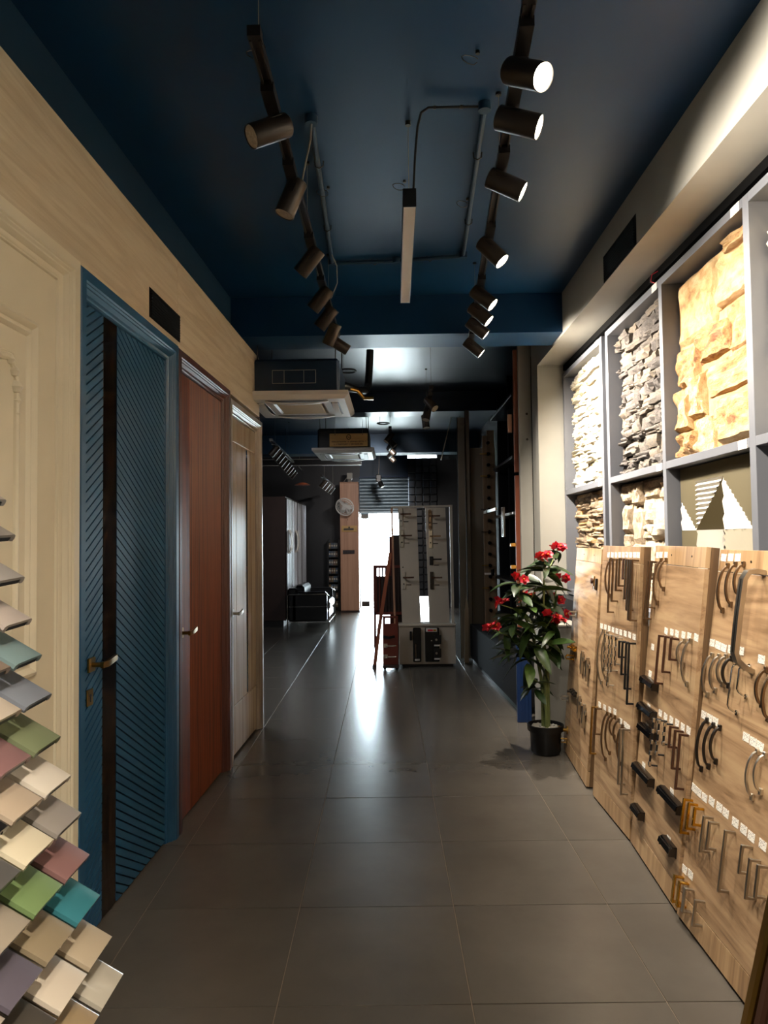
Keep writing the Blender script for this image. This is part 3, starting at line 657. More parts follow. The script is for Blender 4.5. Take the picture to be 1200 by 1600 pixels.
def make_handle(mw, kind, fin, ln, label):
    t = thing('pull_handle', label, 'handle', mw, 'handles on the leaning boards')    # local x out, z up, grip from z=0 down to -ln
    m = 'steel_dark' if fin == 'black' and kind == 'bow' else fin; so = 0.032
    if kind == 'bar':
        r = 0.0048
        MB().bbox(so-r, so+r, -r, r, -ln, 0, 0.0015).build('grip', m, t)
        for z in (-r, -ln+r): MB().bbox(0, so, -r*0.9, r*0.9, z-r*0.9, z+r*0.9, 0.001).build('post', m, t)
    elif kind == 'bead':
        r = 0.006; n = max(5, int(ln/0.022))
        MB().cyl((so, 0, -ln), (so, 0, 0), r*0.8, n=8).build('grip', m, t)
        for i in range(n):
            zc = -ln*(i+0.5)/n
            if i % 2 == 0: MB().bbox(so-r, so+r, -r, r, zc-ln/n*0.42, zc+ln/n*0.42, 0.0015).build('band', 'chrome', t)
        for z in (-0.006, -ln+0.006): MB().cyl((0, 0, z), (so, 0, z), 0.004, n=8).build('post', m, t)
    elif kind == 'flat':
        MB().bbox(so-0.003, so+0.003, -0.009, 0.009, -ln, 0, 0.001).build('grip', m, t)
        for z in (-0.004, -ln+0.004): MB().bbox(0, so, -0.008, 0.008, z-0.003, z+0.003, 0.0008).build('post', m, t)
    elif kind == 'thin':
        pts = [(0.002, 0, 0), (0.014, 0, 0.004), (0.03, 0, -0.002), (0.036, 0, -0.012), (0.036, 0, -ln+0.006), (0.03, 0, -ln-0.004), (0.012, 0, -ln-0.014), (0.002, 0, -ln-0.016)]
        MB().tube(pts, 0.0036, 8).build('grip', 'chrome', t)
        for z in (0, -ln-0.016): MB().cyl((0, 0, z), (0.006, 0, z), 0.009, n=12).build('foot', 'chrome', t)
    elif kind == 'big':
        pts = [(0.0, 0, 0.01), (0.03, 0, 0.012), (0.055, 0, 0.004), (0.066, 0, -0.02), (0.068, 0, -ln*0.5), (0.066, 0, -ln+0.02), (0.055, 0, -ln-0.006), (0.03, 0, -ln-0.024), (0.0, 0, -ln-0.035)]
        MB().strip(pts, (0, 1, 0), 0.016, 0.008).build('grip', m, t)
        MB().strip([(p[0]+0.0072, 0, p[2]) for p in pts[3:6]], (0, 1, 0), 0.0035, 0.0012).build('inlay', 'steel_dark', t)
        for z in (0.01, -ln-0.035): MB().bbox(0, 0.006, -0.014, 0.014, z-0.01, z+0.01, 0.002).build('foot', m, t)
    else:
        k = 12; pts = []
        for i in range(k+1):
            a = i/k; pts.append((0.006+0.025*math.sin(math.pi*a)**0.55, 0, -ln*a))
        MB().strip(pts, (0, 1, 0), 0.0055, 0.0035).build('grip', m, t)
        for z in (0, -ln): MB().bbox(0, 0.011, -0.007, 0.007, z-0.011, z+0.011, 0.002).build('foot', m, t)
    return t
for b, row, hs in HANDLES:
    mw, L, Lv, bt = BF[b]
    for i, (kind, fin, y, z1, z0) in enumerate(hs):
        y = max(0.012, min(L-0.014, y))
        make_handle(mw @ Matrix.Translation((0.0, y, z1)), kind, fin, z1-z0,
                    '%s %s, %s from left, %s row of %s' % (FIN[fin], NM[kind], ORD[i], row, BSHORT[b]))
# black edge pulls on board 3
EP = [(0.605, 0.42, 0.768, 'topmost'), (0.615, 0.41, 0.643, 'second'), (0.58, 0.39, 0.556, 'third'), (0.61, 0.365, 0.366, 'fourth'), (0.237, 0.0, 0.383, 'long right-hand'), (0.575, 0.455, 0.188, 'short lower left'), (0.165, 0.04, 0.208, 'short lower right')]
for i, (ya, yb, z, w) in enumerate(EP):
    mw = BF[3][0] @ Matrix.Translation((0, yb, z)); L = ya-yb
    t = thing('edge_pull', '%s black edge pull on the second nearest board' % w, 'handle', mw, 'black edge pulls')
    MB().bbox(0.0, 0.004, 0, L, -0.02, 0.02, 0.001).build('plate', 'black', t)
    MB().strip([(0.0, L/2, 0.02), (0.016, L/2, 0.021), (0.03, L/2, 0.014), (0.034, L/2, -0.004)], (0, 1, 0), L/2, 0.0018).build('lip', 'black_gloss', t)
    for y in (0.004, L-0.004): MB().bbox(0.0, 0.03, y-0.003, y+0.003, -0.016, 0.018, 0.001).build('end_cap', 'steel_dark', t)
# locks and latches on board 1
LK = [(0.158,1.175,'square brass escutcheon at the top','brass','esc'),(0.06,1.165,'small dark cylinder cover near the top','steel_dark','cyl'),
 (0.62,0.93,'silver gate hinge high on the far edge','silver','hasp'),(0.60,0.71,'gold bolt latch halfway down the far edge','gold','bolt'),(0.62,0.645,'gold hasp below the gold bolt','gold','hasp'),
 (0.30,0.69,'chrome mortise lock in the middle','silver','lock'),(0.14,0.675,'brown mortise lock beside the chrome one','steel_dark','lock'),
 (0.70,0.36,'silver strike plate low on the far edge','silver','hasp'),(0.50,0.44,'long dark tower bolt, lower part','steel_dark','bolt'),(0.30,0.42,'dark mortise lock, lower part','steel_dark','lock'),(0.15,0.40,'dark sash lock near the tower bolt','steel_dark','lock'),
 (0.66,0.16,'brass door stop knob near the floor','brass','knob'),(0.66,0.09,'brass padlock hasp lowest on the far edge','brass','hasp')]
for y, z, lab, m, k in LK:
    t = thing('lock_sample', lab + ' of the lock board', 'lock', BF[1][0] @ Matrix.Translation((0, y, z)), 'locks on the lock board')
    if k == 'esc':
        MB().bbox(0, 0.008, -0.03, 0.03, -0.03, 0.03, 0.002).build('plate', m, t); MB().cyl((0.008, 0, 0), (0.02, 0, 0), 0.016, n=16).build('collar', 'brown', t)
    elif k == 'cyl':
        MB().bbox(0, 0.012, -0.012, 0.012, -0.04, 0.03, 0.004).build('plate', m, t); MB().bbox(0, 0.02, -0.006, 0.006, -0.035, -0.015, 0.002).build('cover', 'chrome', t)
    elif k == 'hasp':
        MB().bbox(0, 0.006, -0.03, 0.03, -0.02, 0.02, 0.002).build('plate', m, t)
        MB().tube([(0.005, 0.0, 0.012), (0.045, 0, 0.012), (0.052, 0, 0), (0.045, 0, -0.012), (0.005, 0, -0.012)], 0.005, 8).build('loop', m, t)
    elif k == 'bolt':
        MB().bbox(0, 0.005, -0.07, 0.07, -0.018, 0.018, 0.002).build('plate', m, t); MB().cyl((0.014, -0.09, 0), (0.014, 0.09, 0), 0.007, n=10).build('rod', m, t)
        for yy in (-0.05, 0.0, 0.05): MB().strip([(0, yy, 0.014), (0.02, yy, 0.012), (0.024, yy, 0), (0.02, yy, -0.012), (0, yy, -0.014)], (0, 1, 0), 0.008, 0.002).build('keeper', m, t)
        MB().cyl((0.02, 0.025, 0), (0.045, 0.025, 0), 0.006, 0.008, 10).build('knob', m, t)
    elif k == 'lock':
        MB().bbox(0, 0.018, -0.02, 0.02, -0.07, 0.03, 0.002).build('case', m, t); MB().bbox(0.004, 0.022, -0.028, -0.02, -0.09, 0.05, 0.001).build('faceplate', 'silver', t)
        MB().bbox(0.002, 0.012, -0.05, -0.028, -0.01, 0.012, 0.001).build('latch', 'silver', t)
    else:
        MB().cyl((0, 0, 0), (0.008, 0, 0), 0.026, n=16).build('rose', m, t); MB().cyl((0.008, 0, 0), (0.04, 0, 0), 0.012, n=12).build('neck', m, t)
        MB().cyl((0.04, 0, 0), (0.062, 0, 0), 0.022, 0.026, 16).build('head', m, t)
# metal profile lengths standing at the right edge of the view
for i, (x, y, m, lab, hh) in enumerate([(0.952, 2.085, 'brass', 'leftmost antique brass trim profile standing at the right edge', 1.02), (0.960, 2.040, 'brown', 'dark reddish trim profile between brass and silver lengths', 1.0), (0.968, 1.995, 'silver', 'bright silver trim profile standing in front at the right edge', 0.98)]):
    d = Vector((0.165, -0.10, 1)).normalized()
    t = thing('trim_profile', lab, 'trim profile', basis((x, y, 0), (0, 1, 0), d.cross(Vector((0, 1, 0))).normalized(), d), 'metal trim profiles')
    MB().prism([(-.02, -.012), (.02, -.012), (.02, .006), (.012, .014), (-.012, .014), (-.02, .006)], (0, 0, 0), (1, 0, 0), (0, 1, 0), (0, 0, hh)).build('outer_channel', m, t)
    MB().prism([(-.008, -.02), (.008, -.02), (.008, -.012), (-.008, -.012)], (0, 0, 0), (1, 0, 0), (0, 1, 0), (0, 0, hh)).build('rib', m, t)

# ================================================================== CEILING FIXTURES
def track(label, p0, p1, wires=(0.05, 0.5, 0.95), w=0.017):
    p0, p1 = Vector(p0), Vector(p1); t = thing('light_track', label, 'light track', p0)
    d = p1-p0; L = d.length; dn = d.normalized(); s = dn.cross(Vector((0, 0, 1))).normalized()
    MB().obox(d/2, d/2, s*w, (0, 0, 0.011)).build('rail', 'track_black', t)
    for k in (-1, 1): MB().obox(d/2+s*(k*w*0.78)+Vector((0, 0, -0.014)), d/2, s*(w*0.22), (0, 0, 0.006)).build('rail_lip', 'spot_bronze', t)
    for e in (Vector((0, 0, 0)), d): MB().obox(e, dn*0.02, s*(w*1.15), (0, 0, 0.016)).build('end_cap', 'track_black', t)
    for f in wires:
        q = d*f; MB().tube([q, q+Vector((0, 0, CZ-p0.z-q.z-0.004))], 0.0014, 5).build('suspension_wire', 'cable', t)
        MB().cyl(q+Vector((0, 0, CZ-p0.z-q.z-0.012)), q+Vector((0, 0, CZ-p0.z-q.z-0.001)), 0.012, n=10).build('ceiling_mount', 'steel_dark', t)
    return t
def spot(label, group, P, dirv, lit=False, drop=0.085, sc=1.0, along=(0, 1, 0), power=0.5, cone=118, blend=0.85, col=(1.0, 0.90, 0.77)):
    P = Vector(P); d = Vector(dirv).normalized(); al = Vector(along).normalized(); s = al.cross(Vector((0, 0, 1))).normalized()
    t = thing('track_spotlight', label, 'spotlight', P, group)
    MB().obox(al*-0.055*sc+Vector((0, 0, -0.026*sc)), al*(0.085*sc), s*(0.021*sc), (0, 0, 0.015*sc)).build('adapter', 'track_black', t)
    c = Vector((0, 0, -drop*sc)) + d*0.02*sc
    MB().cyl((0, 0, -0.04*sc), (0, 0, -drop*sc+0.028*sc), 0.009*sc, n=10).build('stem', 'track_black', t)
    r = 0.04*sc; h = 0.075*sc; a = c-d*h; b = c+d*h
    mb = MB(); mb.tube([a, a+d*0.004*sc, b-d*0.002*sc, b], r, 24, False, [r*0.9, r, r, r*0.97])
    mb.tube([b, b-d*0.016*sc], r, 24, False, [r*0.97, r*0.84]); mb.cyl(a+d*0.001, a, r*0.9, n=24)
    body = mb.build('body', 'spot_bronze', t)
    q = d.orthogonal().normalized()
    MB().obox(a+d*0.05*sc, d*(0.018*sc), s*(0.01*sc), d.cross(s).normalized()*(r*1.03)).build('yoke', 'track_black', t)
    MB().tube([b-d*0.003*sc, b-d*0.006*sc], r*0.9, 24, True).build('lens', 'lamp_on' if lit else 'lens_off', t)
    if lit:
        ld = bpy.data.lights.new('spot_beam', 'SPOT'); ld.energy = SPOT_W*power; ld.color = col
        ld.spot_size = R(cone); ld.spot_blend = blend; ld.shadow_soft_size = 0.03
        lo = bpy.data.objects.new('spot_beam', ld); COL.objects.link(lo); lo.parent = t
        lo.matrix_local = Matrix.Translation(b+d*0.032) @ (-d).to_track_quat('Z', 'Y').to_matrix().to_4x4()
    return t
track('bronze light track with seven unlit spotlights above the left aisle', (-0.388, 2.06, 2.91), (-0.388, 5.15, 2.91), (0.02, 0.42, 0.78))
gl = 'unlit spotlights on the left track'
LS = [(2.40, (-.75, -.42, -.50), 'nearest, turned towards the viewer'), (2.86, (-.36, -.06, -.9), 'second, pointing steeply down'), (3.53, (-.62, .15, -.7), 'third'), (4.09, (-.62, .15, -.7), 'fourth'), (4.44, (-.6, .15, -.72), 'fifth'), (4.79, (-.42, .25, -.85), 'sixth'), (5.08, (.82, .2, -.5), 'farthest, turned right')]
for y, d, w in LS: spot('unlit bronze spotlight on the left track, %s' % w, gl, (-0.388, y, 2.91), d)
ra, rb = Vector((0.39, 1.94, 2.91)), Vector((0.585, 5.32, 2.91)); rd = (rb-ra).normalized()
track('dark light track with eight lit spotlights above the right aisle', ra, rb, (0.01, 0.27, 0.8))
RS = [(2.13, (.55, -.62, -.55), 'nearest, glaring towards the viewer', .6), (2.38, (.86, -.25, -.38), 'second nearest', .7), (2.80, (.84, -.12, -.46), 'third nearest', .55), (3.45, (.62, -.2, -.74), 'fourth nearest', .85),
      (4.12, (.70, -.2, -.66), 'fifth nearest', .45), (4.42, (.72, -.15, -.68), 'sixth, half hidden behind the fifth', .4), (4.72, (.74, .0, -.62), 'seventh', 0.8), (5.2, (.74, -.02, -.62), 'farthest', 2.4)]
for y, d, w, pw in RS:
    P = ra + rd*((y-ra.y)/rd.y); spot('lit spotlight on the right track, %s' % w, 'lit spotlights on the right track', P, d, True, along=rd, power=pw, cone=128 if y > 5 else 118)
# unseen track and lit heads added behind the viewer to light the near walls
track('added light track behind the viewer with lit spotlights', (0.35, -2.0, 2.91), (0.39, 1.7, 2.91), (0.1, 0.9))
for i, (y, d) in enumerate([(0.35, (.7, .45, -.6)), (1.15, (.6, .45, -.7)), (-0.5, (-.7, .3, -.75))]):
    spot('added lit spotlight behind the viewer, %s along its track' % ORD[i], 'added lit spotlights behind the viewer', (0.36, y, 2.91), d, True, power=(1.0, 0.8, 1.5)[i], cone=90)
def linear_lamp(label, p, L, on, col=(1.0, 0.88, 0.72), watts=LINEAR_W):
    t = thing('linear_pendant_lamp', label, 'pendant lamp', p); w, h = 0.0275, 0.078
    mb = MB().box(-w, w, 0, 0.004, 0, h).box(-w, w, L-0.004, L, 0, h).box(-w, -w+0.003, 0.004, L-0.004, 0, h).box(w-0.003, w, 0.004, L-0.004, 0, h).box(-w, w, 0.004, L-0.004, h-0.003, h)
    mb.build('housing', 'black', t)
    MB().box(-w+0.003, w-0.003, 0.004, L-0.004, 0.001, 0.006).build('diffuser', 'diffuser_on' if on else 'diffuser_off', t)
    for y in (0.09, L-0.09):
        MB().tube([(0, y, h), (0, y, CZ-p[2]-0.01)], 0.0012, 5).build('suspension_wire', 'cable', t)
        MB().cyl((0, y, CZ-p[2]-0.02), (0, y, CZ-p[2]-0.001), 0.012, n=10).build('ceiling_mount', 'steel_dark', t)
    if on:
        ld = bpy.data.lights.new('added_tube_light', 'AREA'); ld.shape = 'RECTANGLE'; ld.size = 0.05; ld.size_y = L-0.02; ld.energy = watts; ld.color = col
        lo = bpy.data.objects.new('added_tube_light', ld); COL.objects.link(lo); lo.parent = t; lo.location = (0, L/2, -0.004)
    return t
linear_lamp('unlit linear pendant lamp with pale diffuser hanging in mid aisle', (0.083, 2.95, 2.805), 1.22, False)
linear_lamp('added lit linear lamp hanging unseen behind the viewer', (0.1, -1.6, 2.805), 1.22, True)  # this lamp and the next are unseen, added to brighten the near left wall
linear_lamp('added lit linear lamp hanging unseen above the viewer', (-0.1, 0.0, 2.805), 1.22, True)
for _x, _y, _w in ((-1.75, 6.2, 'nearer to the aisle'), (-2.3, 6.2, 'nearer to the far left wall')):
    linear_lamp('added lit linear lamp hidden in the rear room, %s' % _w, (_x, _y, 2.9), 1.22, True, (0.92, 0.95, 1.0), 22.0)  # out-of-sight lamps added to lift the dark rear room
t = thing('lamp_cable', 'black supply cable looping from the ceiling to the linear lamp', 'cable', (0, 0, 0))
pts = [(0.385, 2.92, 3.205), (0.25, 2.92, 3.205), (0.165, 2.92, 3.205), (0.135, 2.93, 3.19), (0.12, 2.945, 3.14), (0.108, 2.955, 3.02), (0.10, 2.97, 2.885)]
MB().tube(pts, 0.005, 8).build('cord', 'wire_black', t)
for p in ((0.19, 2.92, 3.205), (0.3, 2.92, 3.205)): MB().cyl((p[0]-.006, p[1], p[2]), (p[0]+.006, p[1], p[2]), 0.0075, n=8).build('clip', 'steel_dark', t)
t = thing('ceiling_conduit', 'navy painted conduit pipes forming a rectangle on the ceiling', 'conduit', (0, 0, 3.2))
CP = [(-0.325, 2.99), (-0.372, 4.57), (0.04, 4.55), (0.455, 4.48), (0.395, 2.92)]
for a, b in zip(CP[:-1], CP[1:]): MB().cyl((a[0], a[1], 0), (b[0], b[1], 0), 0.0125, n=10).build('pipe', 'navy_wall', t)
for x, y in CP:
    MB().cyl((x, y, -0.014), (x, y, 0.02), 0.026, n=16).build('junction_box', 'navy_wall', t)
for k, (x, y) in enumerate([(-0.33, 3.35), (-0.355, 4.05), (-0.1, 4.56), (0.25, 4.52), (0.44, 4.0), (0.41, 3.3)]):
    MB().tube([(x-.02, y, 0.019), (x-.018, y, -.006), (x, y, -.016), (x+.018, y, -.006), (x+.02, y, 0.019)], 0.003, 6).build('saddle_clip', 'steel_dark', t)
t = thing('track_feed_cable', 'grey cable dropping from the ceiling conduit to the left track', 'cable', (0, 0, 0))
MB().tube([(-0.325, 2.99, 3.19), (-0.33, 2.99, 3.12), (-0.352, 3.0, 3.03), (-0.368, 3.01, 2.96), (-0.376, 3.02, 2.92)], 0.004, 7).build('cord', 'cable', t)
MB().tube([(-0.36, 4.4, 3.19), (-0.33, 4.4, 3.12), (-0.33, 4.42, 3.02), (-0.37, 4.44, 2.93)], 0.0035, 7).build('cord', 'cable', t)
for i, (x, y, w) in enumerate([(-0.45, 2.55, 'above the nearest left spotlight'), (-0.31, 3.6, 'beside the left conduit'), (0.33, 2.6, 'above the right track'), (0.41, 3.75, 'beside the right conduit'), (0.076, 3.55, 'above the linear lamp')]):
    t = thing('ceiling_hook', 'small wire loop hook %s' % w, 'hook', (x, y, 3.22), 'wire hooks in the ceiling')
    MB().cyl((0, 0, -0.012), (0, 0, -0.0005), 0.008, n=8).build('plug', 'steel_dark', t)
    MB().tube([(0.03*math.cos(a/8*6.0)-0.03, 0.012*math.sin(a), -0.03+0.02*math.sin(a/8*6.0)) for a in range(9)], 0.0018, 6).build('loop', 'steel_dark', t)

# ================================================================== POTTED PLANT
t = thing('potted_plant', 'artificial plant with red blossoms in a black pot', 'plant', (0.995, 4.90, 0))
pot = MB().lathe([(0.0001, 0.001), (0.085, 0.001), (0.098, 0.02), (0.102, 0.13), (0.106, 0.15), (0.118, 0.152), (0.12, 0.19), (0.112, 0.192), (0.104, 0.165), (0.0001, 0.165)], 32).build('pot', 'pot_black', t)
pb = MB(); rr = random.Random(2)
for k in range(230):
    a = rr.uniform(0, 6.283); q = 0.1*math.sqrt(rr.random()); s = rr.uniform(0.005, 0.011)
    c = Vector((q*math.cos(a), q*math.sin(a), 0.166+s*0.4))
    pb.lathe([(0.0001, -s*0.7), (s*0.8, -s*0.35), (s, 0), (s*0.8, s*0.4), (0.0001, s*0.7)], 6, c)
tagit(pb.build('pebbles', 'pebble', t), kind='stuff', label='white pebbles covering the soil')
TIPS = [(.135,.12,1.36,.9,1),(.01,.0,1.29,1,1),(-.165,-.05,1.15,1,1),(-.29,-.05,.99,1,1),(-.355,-.05,.83,.9,1),(.12,.15,1.0,.8,1),(.04,-.09,.90,1,1),(.08,-.06,.86,.8,1),(-.09,.1,1.02,1,1),(-.2,-.1,.74,1,0),(.0,.14,1.14,1,0),(.17,.2,.9,.8,1),(-.14,-.12,.55,.7,0),(-.1,-.1,.88,1,0),(.06,.05,.78,.9,0),(-.25,.05,.85,1,0),(.18,.22,1.15,.8,1),(-.05,-.05,1.12,1,0)]
trunk = [[(0.02, 0, 0.165), (0.022, 0.0, 0.5), (0.0, 0.01, 0.8), (0.01, 0.0, 1.15)], [(-0.012, 0.01, 0.165), (-0.014, 0.01, 0.45), (-0.06, 0.0, 0.72), (-0.14, -0.02, 0.95)], [(0.005, -0.02, 0.165), (0.0, -0.02, 0.5), (0.06, 0.04, 0.75), (0.1, 0.1, 1.0)]]
for p in trunk: MB().tube(p, 0.01, 8, True, [0.013, 0.012, 0.009, 0.006]).build('stem', 'stem_green', t)
def leaf_mesh(bend, fold):
    n = 7; vs = []
    for i in range(n+1):
        a = i/n; w = 0.19*math.sin(math.pi*min(1, a*0.94+0.06))**0.8*(1-0.25*a) if a < 1 else 0.0
        z = -bend*a*a; x = a*(1-0.15*bend*a)
        vs += [(x, -w, z+fold*w), (x, 0, z), (x, w, z+fold*w)]
    fs = []
    for i in range(n):
        k = 3*i; fs += [(k, k+1, k+4, k+3), (k+1, k+2, k+5, k+4)]
    mb = MB().add(vs, fs)
    k = len(vs); mb.add([(x, y, z-0.012) for x, y, z in vs], [f[::-1] for f in fs])
    return mb.mesh('leaf', 'leaf', 80)
LEAF = [leaf_mesh(b, f) for b, f in ((0.25, 0.3), (0.5, 0.35), (0.1, 0.2), (0.7, 0.25))]
def bloom_mesh(seed):
    mb = MB(); r2 = random.Random(seed)
    for layer, (n, tilt, L) in enumerate(((6, 0.35, 0.034), (5, 0.9, 0.026))):
        for k in range(n):
            a = 6.283*k/n+0.4*layer+r2.uniform(-.15, .15); ca, sa = math.cos(a), math.sin(a); tl = tilt+r2.uniform(-.15, .15)
            ct, st = math.cos(tl), math.sin(tl); vs = []
            for i in range(4):
                f = i/3; w = L*0.42*math.sin(math.pi*(0.12+0.8*f)); rad = L*f*ct; z = L*f*st - 0.006*f*f
                for sd_ in (-1, 0, 1): vs.append((rad*ca-sd_*w*sa, rad*sa+sd_*w*ca, z+(0.004 if sd_ else 0)))
            fs = []
            for i in range(3): fs += [(3*i, 3*i+1, 3*i+4, 3*i+3), (3*i+1, 3*i+2, 3*i+5, 3*i+4)]
            mb.add(vs, fs)
    return mb.mesh('blossom', 'petal', 60)
BLOOM = [bloom_mesh(i) for i in range(3)]
heart = MB().lathe([(0.0001, 0.0), (0.005, 0.004), (0.005, 0.014), (0.0001, 0.018)], 8).mesh('flower_heart', 'petal_heart')
rr = random.Random(12)
for (x, y, z, s, fl) in TIPS:
    j = min((p for tr in trunk for p in tr[1:]), key=lambda p: (p[0]-x)**2+(p[1]-y)**2+((p[2]-z+0.14)**2)*0.7 + (9 if p[2] > z else 0))
    mid = ((j[0]+x)/2+rr.uniform(-.02, .02), (j[1]+y)/2, (j[2]+z)/2-0.01)
    MB().tube([j, mid, (x, y, z)], 0.004, 6, True, [0.006, 0.0045, 0.003]).build('branch', 'stem_green', t)
    n = 10 if fl else 9
    for k in range(n):
        a = 6.283*k/n*1.618+rr.uniform(-.5, .5); L = rr.uniform(0.16, 0.25)*s; el = rr.uniform(-0.5, 0.45)
        zz = z-0.02-rr.uniform(0, 0.15)
        f = min(1, max(0, (zz-mid[2])/max(0.02, z-mid[2]))); bx = mid[0]+(x-mid[0])*f; by = mid[1]+(y-mid[1])*f
        ex = bx+math.cos(a)*L; ey = by+math.sin(a)*L
        if ex > 0.19 and ey < 0.16: a = math.pi-a*0.3; ex = bx+math.cos(a)*L; ey = by+math.sin(a)*L
        if bx+math.cos(a)*L > 0.24: L *= 0.6
        put('leaf', LEAF[rr.randrange(4)], t, (bx, by, zz), (rr.uniform(-.5, .5), -el, a), (L, L*rr.uniform(.8, 1.05), L))
    if fl:
        nb = 5 if z > 1.2 else rr.randint(2, 4)
        for k in range(nb):
            a = 6.283*k/nb+rr.uniform(-.3, .3); q = 0.026 if nb > 1 else 0
            o = put('blossom', BLOOM[k % 3], t, (x+q*math.cos(a)*1.2, y+q*math.sin(a), z+0.012+rr.uniform(-.02, .02)), (rr.uniform(.2, 1.2), rr.uniform(-.6, .6), a), (1.15,)*3)
            put('flower_heart', heart, o)

# ================================================================== FAR ROOM
# grey post, terracotta plank, dark shelving on the right
t = thing('grey_upright', 'tall light grey upright board beside the terracotta plank', 'board', (1.137, 6.49, 0.445))
MB().bbox(0, 0.112, 0, 0.05, 0, 2.76, 0.003).build('board', 'grey_wall', t)
for z in (1.87, 2.1): MB().cyl((0.07, -0.002, z), (0.07, 0.004, z), 0.011, n=10).build('hole', 'steel_dark', t)
t = thing('terracotta_plank', 'terracotta coloured plank in two lengths behind the grey upright', 'board', (1.105, 6.57, 0.45))
for z0, z1 in ((0, 1.55), (1.58, 2.7)): MB().bbox(0, 0.06, 0, 0.04, z0, z1, 0.002).build('plank', 'terracotta', t)
ds = thing('dark_shelving', 'black display shelving with slim bars behind the grey upright', 'shelving', (1.08, 6.64, 0.45))
for y in (0.0, 0.75, 1.5): MB().bbox(0.1, 0.36, y, y+0.04, 0, 2.65, 0.003).build('upright', 'dark_matte', ds)
MB().box(0.3, 0.365, 0.04, 1.5, 0, 2.65).build('back_panel', 'dark_matte', ds)
for z, m in ((0.15, 'black'), (0.55, 'black'), (1.2, 'silver'), (1.72, 'black'), (2.3, 'black')): MB().bbox(0.02, 0.3, 0.04, 1.5, z, z+0.025, 0.002).build('shelf_board', m, ds)
MB().bbox(-0.02, 0.02, 0.0, 0.02, 1.95, 2.12, 0.003).build('pull', 'column_wood', ds)
for k, (y, z, w) in enumerate([(0.05, 0.92, 'upper'), (0.05, 0.72, 'lower')]):
    o = thing('amber_knob', '%s amber knob on the dark shelving by the plank' % w, 'knob', (1.085, 6.60, 0.45+z), 'amber knobs')
    MB().bbox(-0.028, 0.018, -0.03, 0.03, -0.016, 0.016, 0.005).build('grip', 'plastic_amber', o); MB().cyl((0.0, 0.02, 0), (0.0, 0.06, 0), 0.008, n=8).build('shaft', 'steel_dark', o)
t = thing('glass_frame_sample', 'slim silver framed sample hanging on the dark shelving', 'frame', (1.06, 6.98, 1.45))
MB().add([], []).strip([(0, 0, 0), (0, 0, 0.28), (0, 0.1, 0.28), (0, 0.1, 0), (0, 0, 0)], (1, 0, 0), 0.01, 0.006).build('frame', 'silver', t)
MB().box(-0.003, 0.003, 0, 0.1, 0, 0.28).build('pane', 'black_gloss', t)
# narrow wooden strip with door closers and locks
t = thing('lock_strip', 'narrow wooden strip studded with black knobs on the right wall', 'display board', (0.985, 7.95, 0.48))
MB().bbox(0, 0.05, 0, 0.02, 0, 2.08, 0.002).build('front_batten', 'rack_wood', t)
MB().bbox(0.05, 0.13, 0.0, 0.03, 0, 2.14, 0.002).build('side_board', 'rack_wood', t)
for i in range(16):
    z = 2.0-0.122*i; o = thing('knob_sample', 'black knob on the wooden strip, %s from the top' % (ORD[i] if i < 14 else ['fifteenth', 'sixteenth'][i-14]), 'knob', (1.045, 7.95, 0.48+z), 'black knobs on the wooden strip')
    MB().cyl((0, 0, 0), (0, -0.012, 0), 0.02, n=12).build('rose', 'black', o)
    MB().cyl((0, -0.012, 0), (0, -0.045, 0), 0.012, 0.017, 12).build('grip', 'black_gloss', o)
    if i in (1, 3, 6, 8, 11, 13): MB().bbox(-0.09, -0.0, -0.025, -0.012, -0.006, 0.006, 0.002).build('lever', 'brass' if i % 2 else 'steel_dark', o)
t = thing('wall_bar', 'pale flat bar bracket crossing the wooden strip', 'bar', (0.98, 7.9, 1.70)); MB().bbox(0, 0.02, -0.9, 0.0, 0, 0.03, 0.003).build('bar', 'silver', t); MB().bbox(-0.006, 0.026, -0.3, -0.26, -0.01, 0.04, 0.002).build('bracket', 'steel_dark', t)
t = thing('wall_bar', 'short white bar bracket low on the wooden strip', 'bar', (0.98, 7.9, 1.04)); MB().bbox(0, 0.11, -0.04, 0.0, 0, 0.02, 0.003).build('bar', 'white_plastic', t); MB().cyl((0.08, -0.05, -0.01), (0.08, -0.05, 0.06), 0.018, n=12).build('stop', 'black_gloss', t)
# grey door slabs standing at the end of the right side
for i, (x, w, y, h, lab) in enumerate([(0.775, 0.085, 8.62, 2.86, 'leftmost'), (0.868, 0.05, 8.64, 2.95, 'middle narrow'), (0.925, 0.3, 8.68, 2.5, 'widest')]):
    t = thing('grey_slab', '%s grey-brown door slab standing behind the wooden strip' % lab, 'door slab', (x, y, 0.02), 'grey door slabs')
    MB().bbox(0, w, 0, 0.035, 0, h, 0.004).build('panel', 'slab_taupe', t); MB().bbox(0.004, w-0.004, -0.006, 0, 0.1, h-0.1, 0.002).build('veneer', 'slab_taupe', t)
    MB().box(-0.004, 0.0, 0, 0.035, 0, h).build('edging', 'dark_matte', t)
t = thing('leaning_plank', 'slim pale pointed plank leaning against the grey slabs', 'plank', basis((0.80, 8.45, 0), (1, 0, 0), (0, 0.995, -0.1), (0, 0.1, 0.995)))
MB().prism([(0, 0), (0.05, 0), (0.062, 0.62), (0.04, 0.8), (0.018, 0.62)], (0, 0, 0), (1, 0, 0), (0, 0, 1), (0, 0.018, 0)).build('plank', 'oak_pale', t)
MB().prism([(-0.004, 0), (0.0, 0), (0.018, 0.62), (0.014, 0.62)], (0, 0, 0), (1, 0, 0), (0, 0, 1), (0, 0.018, 0)).build('edging', 'offwhite_board', t)
t = thing('low_plinth', 'low glossy black plinth running along the right wall', 'plinth', (0, 0, 0))
